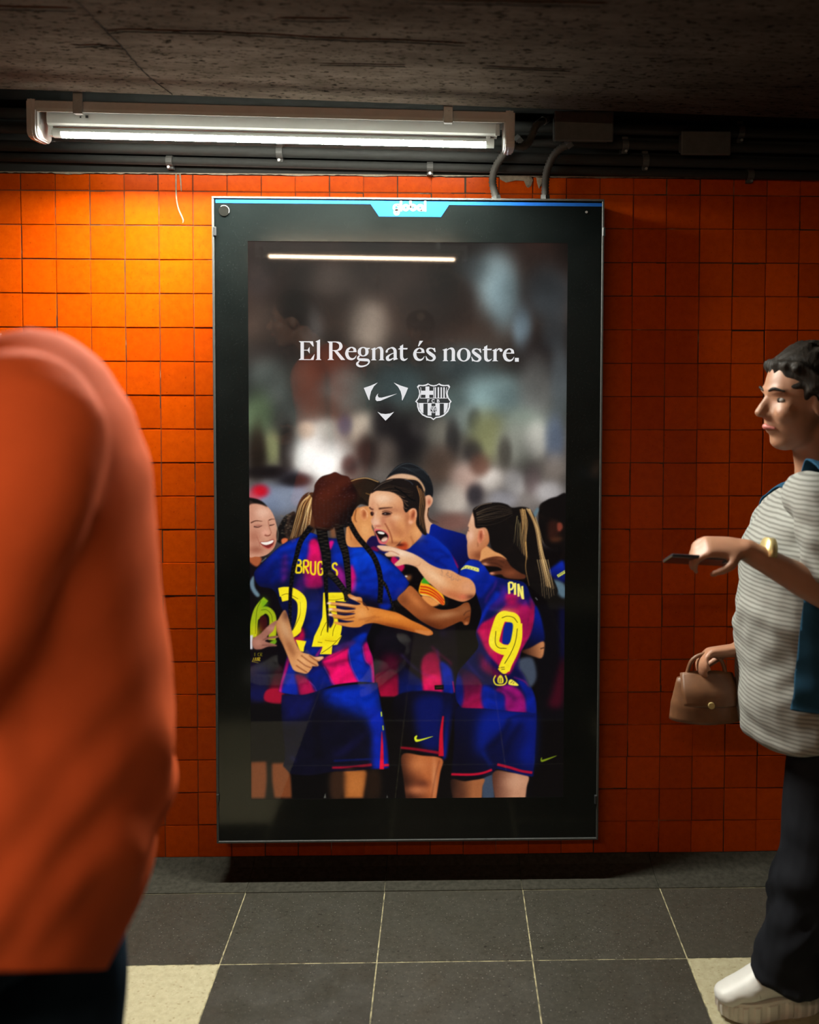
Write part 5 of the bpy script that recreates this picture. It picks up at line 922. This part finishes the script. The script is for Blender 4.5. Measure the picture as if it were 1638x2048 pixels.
cw = [rc(1128, 155, 1195, 358), rc(1050, 228, 1264, 298), rc(1038, 352, 1500, 362), rc(1014, 440, 1520, 449), rc(1262, 168, 1272, 355)]+[rc(a, 168, a+24, 355) for a in (1285, 1338, 1388, 1436)]+[[(1040, 168), (1050, 168), (1058, 250), (1046, 352), (1036, 352), (1048, 250)], [(1490, 168), (1500, 168), (1488, 250), (1502, 352), (1492, 352), (1478, 250)]]
cw += [[(1015, 449), (1092, 449), (1092, 622), (1050, 588), (1022, 530)], rc(1165, 449, 1232, 655), rc(1300, 449, 1374, 655), [(1445, 449), (1515, 449), (1508, 530), (1482, 588), (1445, 622)]]
cw += [rc(1160, 375, 1172, 432), rc(1172, 375, 1198, 386), rc(1172, 399, 1192, 409), rc(1326, 375, 1338, 432)]+[q for q in vstroke([(1284, 388), (1262, 378), (1244, 388), (1240, 404), (1246, 422), (1264, 430), (1284, 420)], 12)]+[q for q in vstroke([(1332, 380), (1356, 382), (1358, 396), (1334, 402)], 10)]+[q for q in vstroke([(1332, 402), (1364, 408), (1362, 426), (1332, 428)], 10)]
flat('crest_marks', [ZE(q) for q in cw], 'screen_white', BY-.0012, scr)
flat('crest_ball', [ZE([(1267+62*math.cos(a*math.pi/12), 552+62*math.sin(a*math.pi/12)) for a in range(24)])], 'screen_dark', BY-.0015, scr)
flat('crest_ball_seams', [ZE(q) for q in ring(1267, 552, 56, 56, 7, 7)]+[ZE(q) for p in ([(1225, 520), (1262, 545), (1318, 530)], [(1290, 505), (1262, 545), (1270, 605)], [(1240, 600), (1250, 560), (1215, 540)], [(1300, 585), (1290, 555), (1318, 552)], [(1240, 502), (1262, 520), (1290, 498)]) for q in vstroke(p, 9)], 'screen_white', BY-.0018, scr)
# ================================================================== people
UP = Vector((0, 0, 1))
def basis(f):
    f = Vector(f).normalized(); s = UP.cross(f).normalized(); u = f.cross(s); return f, s, u, Matrix((f, s, u)).transposed()
def head(bm, c, fwd):
    f, s, u, m = basis(fwd); c = Vector(c); P = lambda a, b, d: c+f*a+s*b+u*d
    ball(bm, P(-.012, 0, .03), (.098, .077, .092), m, 24); ball(bm, P(.028, 0, -.03), (.062, .060, .085), m, 20); ball(bm, P(.046, 0, -.092), (.036, .036, .026), m); ball(bm, P(.02, 0, -.075), (.055, .052, .04), m)
    tube(bm, [P(.080, 0, .016), P(.094, 0, -.004), P(.108, 0, -.026)], [.009, .011, .014], ref=s, seg=10); ball(bm, P(.090, .012, -.030), (.012, .009, .009), m); ball(bm, P(.090, -.012, -.030), (.012, .009, .009), m)
    ball(bm, P(.072, 0, .028), (.020, .052, .012), m); ball(bm, P(.080, 0, -.052), (.015, .026, .009), m); ball(bm, P(.078, 0, -.066), (.015, .023, .009), m)
    for k in (-1, 1):
        ball(bm, P(.058, k*.036, -.024), (.028, .026, .026), m); ball(bm, P(-.008, k*.074, -.008), (.021, .009, .032), m)
def face_parts(root, c, fwd):
    f, s, u, m = basis(fwd); c = Vector(c); P = lambda a, b, d: c+f*a+s*b+u*d
    for k in (-1, 1):
        e = local(obj('eye', ballm(P(.0655, k*.031, .006), (.011, .0135, .0078), m, 12), 'eye_white', smooth=True), root); bm = ballm(P(.0725, k*.031, .006), (.0046, .0072, .0072), m, 10); o = obj('iris', bm, 'iris', smooth=True); o.parent = e; o.location = (0, 0, 0)
        local(obj('eyebrow', tubem([P(.088, k*.014, .028), P(.086, k*.034, .034), P(.070, k*.054, .028)], [.003, .004, .002], ref=s, seg=8), 'hair', smooth=True), root)
    local(obj('lips', tubem([P(.082, -.024, -.060), P(.0935, 0, -.057), P(.082, .024, -.060)], [.003, .0075, .003], ref=u, seg=8), 'lip', smooth=True), root)
def hand(bm, w, d, n, curl=.6, th=1, s=1.):
    w = Vector(w); d = Vector(d).normalized(); n = Vector(n); n = (n-d*n.dot(d)).normalized(); l = n.cross(d)
    tube(bm, [w-d*.02, w+d*.03*s, w+d*.085*s], [(.028*s, .02*s), (.038*s, .017*s), (.038*s, .014*s)], ref=l, seg=14)
    for i, (off, ln) in enumerate(((.029, .068), (.010, .078), (-.009, .073), (-.027, .056))):
        p = w+d*.082*s+l*off*th*s; pts = [p-d*.015*s]; a = .15*curl
        for k, q in enumerate((.42, .32, .26)):
            pts.append(p); a += curl*(.55, .9, .7)[k]; p = p+(d*math.cos(a)+n*math.sin(a))*ln*q*s
        pts.append(p); tube(bm, pts, [.0088*s, .0088*s, .0083*s, .0077*s, .0066*s], ref=l, seg=8, n=3)
    p = w+d*.02*s+l*th*.028*s; tube(bm, [p, p+(d*.5+l*th*.6+n*.35).normalized()*.035*s, p+(d*.5+l*th*.6+n*.35).normalized()*.035*s+(d*.85+n*.45+l*th*.1).normalized()*.045*s], [.0125*s, .0105*s, .0078*s], ref=n, seg=10)
def folds(A, k, dirs, seed=0., lo=None):
    def f(co):
        o = np.zeros(len(co))
        for i, (dx, dy, dz, w) in enumerate(dirs):
            ph = k*(co[:, 0]*dx+co[:, 1]*dy+co[:, 2]*dz)+2.1*np.sin(k*.31*(co[:, 0]*1.3-co[:, 2]*.7+co[:, 1])+seed+i*1.7); o += w*np.sin(ph)*(.55+.45*np.sin(k*.22*(co[:, 0]*.8+co[:, 2]*1.1)+seed*2+i))
        if lo is not None: o *= np.clip(lo(co), 0, 1)
        return A*o
    return f
def shoe(root, toe, heel, pitch=0., lab=None):
    """white platform sneaker between two floor points"""
    toe, heel = Vector(toe), Vector(heel); d = (toe-heel); Lg = d.length; f = d.normalized(); s = UP.cross(f); H = heel.copy(); rot = Matrix.Rotation(pitch, 4, s); tf = lambda a, b, z: H+rot.to_3x3() @ (f*(a*Lg)+s*b+UP*z)
    def up(bm):
        tube(bm, [tf(.02, 0, .085), tf(.25, 0, .085), tf(.5, 0, .082), tf(.72, .003, .066), tf(.90, .004, .058)], [(.030, .040), (.034, .050), (.038, .046), (.041, .030), (.034, .020)], ref=s, seg=18); ball(bm, tf(.06, 0, .075), (.036, .03, .035)); ball(bm, tf(.90, .004, .052), (.036, .036, .022)); tube(bm, [tf(.14, 0, .09), tf(.12, 0, .135)], [(.034, .05), (.036, .052)], ref=s)
    u = organic('shoe', up, .0042, 'shoe_white', root, 8); u['label'] = lab or 'white sneaker upper'
    n, bm, rg = 150, bmesh.new(), []
    def outl(t):
        c, q = math.cos(t), math.sin(t); a = .5+.505*math.copysign(abs(c)**.8, c); wd = .035+.011*math.sin(min(1, max(0, a))*math.pi*.5)**2-.006*math.exp(-((a-.42)/.16)**2); return a, wd*math.copysign(abs(q)**.72, q)
    for z, k, gr in ((0, .975, 0), (.004, 1.0, 1), (.022, 1.012, 1), (.038, 1.0, 1), (.041, .985, 0), (.047, .965, 0)):
        r = []
        for i in range(n):
            a, b = outl(2*math.pi*i/n); g = 1+(.045*(1 if math.sin(i*1.05) > 0 else -1) if gr else 0); lift = .010*max(0, a-.8)/.2; r.append(bm.verts.new(tf(.5+(a-.5)*k*(1+(g-1)*.35), b*k*g, z+lift*(1 if z < .03 else .4))))
        rg.append(r)
    for a, b in zip(rg, rg[1:]):
        for i in range(n): bm.faces.new((a[i], a[(i+1) % n], b[(i+1) % n], b[i]))
    bm.faces.new(rg[0][::-1]); bm.faces.new(rg[-1]); bmesh.ops.recalc_face_normals(bm, faces=bm.faces); so = obj('sole', bm, 'sole_white'); so.parent = u; so.location = (0, 0, 0)
    for pts in ([tf(.66+.03*math.cos(x), .0415*math.sin(x), .066+.0345*math.cos(x)) for x in (-1.7, -1.1, -.5, 0, .5, 1.1, 1.7)], [tf(.46, -.0415, .058), tf(.40, -.0405, .080), tf(.41, -.0385, .098), tf(.47, -.0335, .112)]):
        q = obj('seam', tubem(pts, [.0020]*len(pts), ref=UP, seg=6), 'shoe_stitch', smooth=True); q.parent = u; q.location = (0, 0, 0)
    q = obj('elastic_tab', tubem([tf(.50, -.036, .102), tf(.56, -.030, .108)], [(.006, .003), (.005, .003)], ref=UP, seg=8), 'shoe_stitch', smooth=True); q.parent = u; q.location = (0, 0, 0)
# ---------------------------------------------------------------- walker at the right
Y1 = -.56
def q1(u, v, dy=0): return at(u, v, Y1+dy)
pr = empty('person', (q1(1640, 1400).x, Y1, 0)); prop(pr, 'person in pale top with painted lamp-flicker bands, blue overshirt and black trousers walking at the right edge', 'person')
HC = q1(1603, 800); FW = Vector((-1, -.12, -.06))
nshoulder, nelbow, nwrist = q1(1640, 1015, -.185), q1(1668, 1195, -.23), q1(1487, 1098, -.20)
fshoulder, felbow, fwrist = q1(1640, 1015, .185), q1(1625, 1240, .20), q1(1478, 1300, .08)
nhip, nknee, nank = q1(1672, 1450, -.075), q1(1634, 1690, -.075), q1(1572, 1945, -.075)
fhip, fknee = q1(1700, 1450, .085), q1(1742, 1700, .085); fank = Vector((fknee.x+.22, Y1+.085, .17))
def body(bm):
    head(bm, HC, FW); tube(bm, [q1(1625, 860), q1(1632, 930), q1(1640, 990)], [(.048, .052), (.046, .05), (.07, .06)], ref=(0, 1, 0))
    tube(bm, [q1(1640, 985), q1(1632, 1040), q1(1620, 1120), q1(1632, 1270), q1(1650, 1400), q1(1670, 1470)], [(.09, .05), (.155, .085), (.145, .105), (.115, .088), (.15, .11), (.14, .10)], ref=(0, 1, 0), seg=20)
    tube(bm, [nshoulder, (nshoulder+nelbow)/2, nelbow], [.05, .043, .036], ref=(0, 1, 0)); tube(bm, [nelbow, nelbow.lerp(nwrist, .35), nwrist], [.037, .036, .024], ref=(0, 1, 0)); hand(bm, nwrist, (-1, .05, .06), (.0, .45, -1), .85, -1, .95)
    tube(bm, [fshoulder, (fshoulder+felbow)/2, felbow], [.05, .043, .036], ref=(0, 1, 0)); tube(bm, [felbow, felbow.lerp(fwrist, .35), fwrist], [.037, .036, .024], ref=(0, 1, 0)); hand(bm, fwrist, (-1, -.1, -.05), (.1, -.4, -1), .9, 1, .95)
    tube(bm, [nhip, nknee, nank], [.085, .055, .036], ref=(0, 1, 0)); tube(bm, [fhip, fknee, fank], [.085, .055, .036], ref=(0, 1, 0))
organic('body', body, .0055, 'skin', pr, 7)
face_parts(pr, HC, FW)
f, s, u, m = basis(FW); hp = lambda a, b, d: HC+f*a+s*b+u*d
def hairb(bm):
    ball(bm, hp(-.026, 0, .046), (.101, .087, .094), m, 24); tube(bm, [hp(-.085, 0, .05), hp(-.115, 0, -.03), hp(-.118, 0, -.13), hp(-.11, 0, -.21)], [(.075, .05), (.082, .05), (.075, .042), (.05, .024)], ref=s, seg=18)
    for k in (-1, 1): tube(bm, [hp(.045, k*.062, .085), hp(.005, k*.087, .045), hp(-.045, k*.088, -.02), hp(-.08, k*.075, -.10)], [.016, .022, .026, .026], ref=UP)
    tube(bm, [hp(.066, 0, .088), hp(.052, .04, .084), hp(.03, .064, .07)], [.010, .014, .014], ref=UP); tube(bm, [hp(.066, 0, .088), hp(.052, -.04, .084), hp(.03, -.064, .07)], [.010, .014, .014], ref=UP)
organic('hair', hairb, .005, 'hair', pr, 5, folds(.0035, 210, [(.2, 1, .3, 1), (.7, .5, .5, .7)]))
hem = q1(1610, 1415).z
def teeb(bm):
    tube(bm, [q1(1634, 978), q1(1622, 1030), q1(1604, 1110), q1(1598, 1240), q1(1602, 1350), q1(1612, 1440)], [(.095, .062), (.170, .105), (.178, .138), (.172, .146), (.180, .152), (.188, .155)], ref=(0, 1, 0), seg=24, cap=.2)
    for a, b, k in ((nshoulder, nelbow, 1), (fshoulder, felbow, -1)): tube(bm, [a+Vector((-.004, k*.09, .022)), a+Vector((0, k*.012, .004)), a.lerp(b, .45), a.lerp(b, .80)], [.055, .062, .060, .060], ref=(0, 1, 0), cap=.15)
organic('pale_top', teeb, .008, 'tee', pr, 6, lambda co: folds(.006, 34, [(.5, .2, 1, 1), (1, .3, .25, .7), (-.4, .5, .9, .5)], 1.3)(co)+folds(.0025, 90, [(.6, .2, 1, 1), (-.5, .5, .9, .7)], .3)(co), cut=[((0, 0, hem), (.10, 0, 1))])
def vestb(bm):
    tube(bm, [q1(1636, 985), q1(1624, 1030), q1(1606, 1110), q1(1600, 1240), q1(1604, 1350), q1(1614, 1440)], [(.118, .074), (.186, .119), (.194, .152), (.188, .160), (.196, .166), (.204, .169)], ref=(0, 1, 0), seg=24, cap=.2)
    for a, b, k in ((nshoulder, nelbow, 1), (fshoulder, felbow, -1)): tube(bm, [a+Vector((-.004, k*.09, .026)), a+Vector((0, k*.012, .008)), a.lerp(b, .4), a.lerp(b, .70)], [.078, .078, .074, .074], ref=(0, 1, 0), cap=.15)
organic('overshirt', vestb, .008, 'denim', pr, 6, folds(.003, 60, [(.3, .3, 1, 1), (1, 0, .5, .6)], .4), cut=[((0, 0, hem+.02), (-.05, 0, 1)), (q1(1538, 1280), (1, 0, -.08))])
def trob(bm):
    tube(bm, [q1(1655, 1385), q1(1668, 1450), q1(1678, 1510)], [(.150, .110), (.165, .122), (.15, .115)], ref=(0, 1, 0), seg=20, cap=.2)
    tube(bm, [nhip, nhip.lerp(nknee, .55), nknee, nknee.lerp(nank, .5), nank+Vector((0, 0, -.012))], [.108, .092, .084, .080, .080], ref=(0, 1, 0), seg=18, cap=.1); tube(bm, [fhip, fhip.lerp(fknee, .55), fknee, fknee.lerp(fank, .5), fank], [.108, .092, .084, .080, .082], ref=(0, 1, 0), seg=18, cap=.1)
organic('trousers', trob, .007, 'black_cloth', pr, 6, lambda co: folds(.006, 46, [(.4, .3, 1, 1), (1, .6, .15, .9), (-.7, .3, .7, .7)], 2.2)(co)+folds(.004, 85, [(.5, .3, 1, 1), (-.6, .2, 1, .8)], .7, lambda c: 1.2-c[:, 2]*2.2)(co))
shoe(pr, at(1428, 2012, -.630).lerp(Vector((.692, -.630, 0)), 1), (.940, -.612, 0), 0, 'white sneaker with a ribbed platform sole')
sh2 = fank; shoe(pr, (sh2.x-.17, Y1+.085, 0), (sh2.x+.03, Y1+.085, .14), 0.)
local(obj('wristband', tubem([nwrist+Vector((.045, 0, -.005)), nwrist+Vector((.062, 0, -.008))], [(.031, .031), (.032, .032)], ref=(0, 1, 0), seg=20, cap=0), 'gold_band', smooth=True), pr)
# phone in the raised hand
ph = bxm(-.075, .075, -.0375, .0375, -.004, .004, .003, 2); po = obj('phone', ph, 'phone'); po.location = nwrist+Vector((-.088, .016, -.028)); po.rotation_euler = (-.42, .06, .02); prop(po, 'dark phone held in the raised hand of the right walker', 'phone')
cam_b = obj('phone_camera', bxm(.045, .068, -.028, -.004, -.0065, -.0035, .001), 'camera_black', po)
# small brown bag hanging from the far hand
bc = fwrist+Vector((-.085, -.012, -.105)); bag = empty('handbag', (bc.x, bc.y, bc.z-.065)); prop(bag, 'small brown bag hanging from the lower hand of the right walker', 'bag')
bm = bmesh.new(); tube(bm, [bc+Vector((0, 0, -.062)), bc+Vector((0, 0, -.02)), bc+Vector((0, 0, .04))], [(.040, .092), (.038, .088), (.020, .074)], ref=(0, 1, 0), seg=20, cap=.2); local(obj('bag_body', bm, 'bag_brown', smooth=True), bag)
local(obj('bag_flap', tubem([bc+Vector((.0, -.040, -.015)), bc+Vector((0, -.030, .02)), bc+Vector((0, 0, .052))], [(.065, .006), (.070, .007), (.066, .008)], ref=(1, 0, 0), seg=12), 'bag_brown', smooth=True), bag)
local(obj('handle', tubem([bc+Vector((-.05, 0, .045)), bc+Vector((-.035, 0, .085)), bc+Vector((0, 0, .100)), bc+Vector((.035, 0, .085)), bc+Vector((.05, 0, .045))], [.005]*5, ref=(0, 1, 0), seg=10), 'bag_brown', smooth=True), bag); local(obj('clasp', discm((bc.x, bc.y-.047, bc.z-.012), .008, .004, 'Y', 14), 'gold_band'), bag)
# ---------------------------------------------------------------- walker at the left, close to the camera
Y2 = -1.58
def q2(u, v, dy=0): return at(u, v, Y2+dy)
pl = empty('person', (q2(90, 1700).x, Y2, 0)); prop(pl, 'person in loose orange shirt and dark jeans passing close at the left edge', 'person')
HL = q2(-265, 505); FL = Vector((-1, .1, -.1)); X2 = q2(-45, 1700).x
ns, ne, nw = q2(20, 900, -.150), q2(-90, 1330, -.20), q2(-420, 1480, -.17); fs, fe, fw_ = q2(60, 905, .20), q2(150, 1340, .22), q2(40, 1640, .22)
nk, na = Vector((X2-.16, Y2-.10, .50)), Vector((X2-.14, Y2-.10, .10)); fk, fa = Vector((X2+.08, Y2+.10, .50)), Vector((X2+.36, Y2+.10, .20)); nh, fh = Vector((X2-.02, Y2-.10, .90)), Vector((X2+.02, Y2+.10, .90))
def bodyl(bm):
    head(bm, HL, FL); tube(bm, [q2(-205, 600), q2(-130, 690), q2(-40, 790)], [(.056, .056), (.056, .058), (.08, .07)], ref=(0, 1, 0))
    tube(bm, [q2(-5, 780), q2(40, 850), q2(80, 1000), q2(90, 1300), q2(40, 1600), q2(-30, 1780)], [(.10, .06), (.18, .10), (.17, .115), (.145, .10), (.150, .10), (.135, .095)], ref=(0, 1, 0), seg=20)
    for a, b, c in ((ns, ne, nw), (fs, fe, fw_)): tube(bm, [a, a.lerp(b, .5), b], [.058, .05, .042], ref=(0, 1, 0)); tube(bm, [b, b.lerp(c, .35), c], [.043, .042, .028], ref=(0, 1, 0)); hand(bm, c, (c-b)+Vector((-.03, 0, -.02)), (.6, .2, .6), .6, 1)
    for a, b, c in ((nh, nk, na), (fh, fk, fa)): tube(bm, [a, b, c], [.09, .06, .04], ref=(0, 1, 0))
organic('body', bodyl, .0065, 'skin_tan', pl, 7); face_parts(pl, HL, FL)
f, s, u, m = basis(FL); hl_ = lambda a, b, d: HL+f*a+s*b+u*d
def hairl(bm):
    ball(bm, hl_(-.026, 0, .044), (.103, .088, .094), m, 24); tube(bm, [hl_(-.08, 0, .03), hl_(-.098, 0, -.05)], [(.07, .03), (.06, .02)], ref=s)
organic('hair', hairl, .007, 'hair', pl, 4, folds(.003, 120, [(1, 1, .5, 1)]))
def shirtl(bm):
    tube(bm, [q2(-50, 752), q2(4, 806), q2(48, 950), q2(78, 1330), q2(74, 1610), q2(38, 1810), q2(2, 1955)], [(.09, .066), (.178, .118), (.200, .138), (.222, .142), (.246, .152), (.258, .14), (.262, .116)], ref=(0, 1, 0), seg=28, cap=.12)
    for a, b, c, k in ((ns, ne, nw, -1), (fs, fe, fw_, 1)): tube(bm, [q2(-5, 860, k*.05), a+Vector((.01, -k*.02, .012)), a.lerp(b, .5), b, b.lerp(c, .5), b.lerp(c, .92)], [.075, .088, .078, .068, .062, .054], ref=(0, 1, 0), cap=.4)
    tube(bm, [q2(-82, 742), q2(-30, 772), q2(14, 800)], [(.066, .05), (.085, .05), (.09, .04)], ref=(0, 1, 0), cap=.1)
zlo = lambda co: .35+.9*np.clip((1.35-co[:, 2])/.4, 0, 1)
organic('orange_shirt', shirtl, .0085, 'orange_cloth', pl, 22, (lambda co: folds(.010, 17, [(.45, .2, 1, 1), (-.35, .3, 1, .7), (1, .5, .3, .45)], .9, zlo)(co)+folds(.004, 48, [(.5, .3, 1, 1), (-.4, .2, 1, .8)], 2.4, zlo)(co)), cut=[((0, Y2, .80), (0, .70, 1))])
def jeansl(bm):
    tube(bm, [q2(10, 1640), q2(-30, 1760), Vector((X2, Y2, .86))], [(.165, .118), (.17, .122), (.15, .115)], ref=(0, 1, 0), seg=20, cap=.2)
    for a, b, c in ((nh, nk, na), (fh, fk, fa)): tube(bm, [a, a.lerp(b, .5), b, b.lerp(c, .6), c], [.105, .092, .075, .068, .066], ref=(0, 1, 0), seg=18, cap=.1)
organic('jeans', jeansl, .009, 'jeans', pl, 6, folds(.005, 30, [(.5, .3, 1, 1), (1, .4, .4, .6)], 3.1))
shoe(pl, (na.x-.20, Y2-.10, 0), (na.x+.07, Y2-.10, 0)); shoe(pl, (fa.x-.16, Y2+.10, 0), (fa.x+.04, Y2+.10, .15))
# ---------------------------------------------------------------- photographer behind the lens, seen only mirrored in the screen
Y3 = -2.98
pp = empty('person', (-.10, Y3, 0)); prop(pp, 'photographer in dark hoodie and cap, mirrored faintly in the advertising screen', 'person')
HP = Vector((-.11, -2.93, 1.66)); FP = Vector((.05, 1, -.05)); V_ = lambda x, y, z: Vector((x, y, z))
def bodyp(bm):
    head(bm, HP, FP); tube(bm, [V_(-.11, -2.96, 1.58), V_(-.10, -2.99, 1.48)], [.055, .07], ref=(1, 0, 0)); tube(bm, [V_(-.10, -3.0, 1.5), V_(-.10, -3.0, 1.38), V_(-.10, -2.99, 1.15), V_(-.10, -2.99, .95), V_(-.10, -2.99, .88)], [(.09, .06), (.18, .10), (.15, .10), (.165, .11), (.15, .11)], ref=(1, 0, 0), seg=20)
    for k, e, w_ in ((-1, V_(-.36, -2.93, 1.22), V_(-.12, -2.76, 1.49)), (1, V_(.17, -2.93, 1.22), V_(.13, -2.79, 1.50))):
        a = V_(-.10+k*.19, -3.0, 1.42); tube(bm, [a, a.lerp(e, .5), e], [.056, .05, .042], ref=(0, 1, 0)); tube(bm, [e, e.lerp(w_, .4), w_], [.043, .042, .028], ref=(0, 1, 0)); hand(bm, w_, V_(.3 if k < 0 else -.25, .15, .9), V_(.9*-k, .3, 0), .7, k)
    for k in (-1, 1): tube(bm, [V_(-.10+k*.09, -2.99, .9), V_(-.10+k*.11, -2.98, .5), V_(-.10+k*.12, -3.0, .1)], [.09, .06, .042], ref=(1, 0, 0))
organic('body', bodyp, .007, 'skin_tan', pp, 7); face_parts(pp, HP, FP)
f, s, u, m = basis(FP); hq = lambda a, b, d: HP+f*a+s*b+u*d
def capb(bm): ball(bm, hq(-.014, 0, .052), (.106, .088, .080), m, 24); tube(bm, [hq(.07, 0, .055), hq(.12, 0, .045), hq(.165, 0, .030)], [(.072, .010), (.074, .007), (.055, .005)], ref=s, seg=16)
organic('cap', capb, .006, 'hoodie', pp, 4)
bd = obj('cap_badge', discm((0, 0, 0), .024, .004, 'Z', 24), 'badge_cream'); bd.parent = pp; bd.location = hq(.098, 0, .092)-wpos(pp); bd.rotation_euler = (-1.2, 0, 0)
def hoodb(bm):
    tube(bm, [V_(-.10, -3.0, 1.53), V_(-.10, -3.0, 1.40), V_(-.10, -2.99, 1.15), V_(-.10, -2.99, .84)], [(.10, .08), (.22, .13), (.20, .135), (.20, .14)], ref=(1, 0, 0), seg=24, cap=.15); tube(bm, [V_(-.2, -3.04, 1.52), V_(-.10, -3.09, 1.55), V_(0, -3.04, 1.52)], [.05, .06, .05], ref=UP)
    for k, e, w_ in ((-1, V_(-.36, -2.93, 1.22), V_(-.12, -2.76, 1.49)), (1, V_(.17, -2.93, 1.22), V_(.13, -2.79, 1.50))):
        a = V_(-.10+k*.19, -3.0, 1.42); tube(bm, [a, a.lerp(e, .5), e, e.lerp(w_, .5), e.lerp(w_, .9)], [.08, .07, .065, .055, .045], ref=(0, 1, 0), cap=.2)
organic('hoodie', hoodb, .009, 'hoodie', pp, 6, folds(.006, 28, [(.4, .3, 1, 1), (1, 0, .5, .6)], 1.))
def trop(bm):
    tube(bm, [V_(-.10, -2.99, 1.0), V_(-.10, -2.99, .84)], [(.17, .12), (.165, .12)], ref=(1, 0, 0), seg=20, cap=.2)
    for k in (-1, 1): tube(bm, [V_(-.10+k*.09, -2.99, .88), V_(-.10+k*.11, -2.98, .5), V_(-.10+k*.12, -3.0, .07)], [.10, .078, .07], ref=(1, 0, 0), seg=18, cap=.1)
organic('trousers', trop, .009, 'black_cloth', pp, 6)
for k in (-1, 1): shoe(pp, (-.10+k*.12, -2.86, 0), (-.10+k*.12, -3.08, 0))
ca = empty('photo_camera', (.03, -2.78, 1.53)); prop(ca, 'black camera held up by the mirrored photographer', 'camera')
local(obj('camera_body', bxm(-.04, .105, -2.83, -2.775, 1.535, 1.63, .008, 2), 'camera_black'), ca); local(obj('lens', tubem([(.04, -2.78, 1.579), (.04, -2.715, 1.579)], [.034, .036], ref=(0, 0, 1), seg=24, cap=0), 'camera_black', smooth=True), ca)
local(obj('strap', tubem([(-.04, -2.80, 1.60), (-.16, -2.80, 1.48), (-.22, -2.88, 1.40), (-.20, -3.10, 1.52)], [(.012, .002)]*4, ref=(0, 0, 1), seg=8), 'strap_orange', smooth=True), ca)
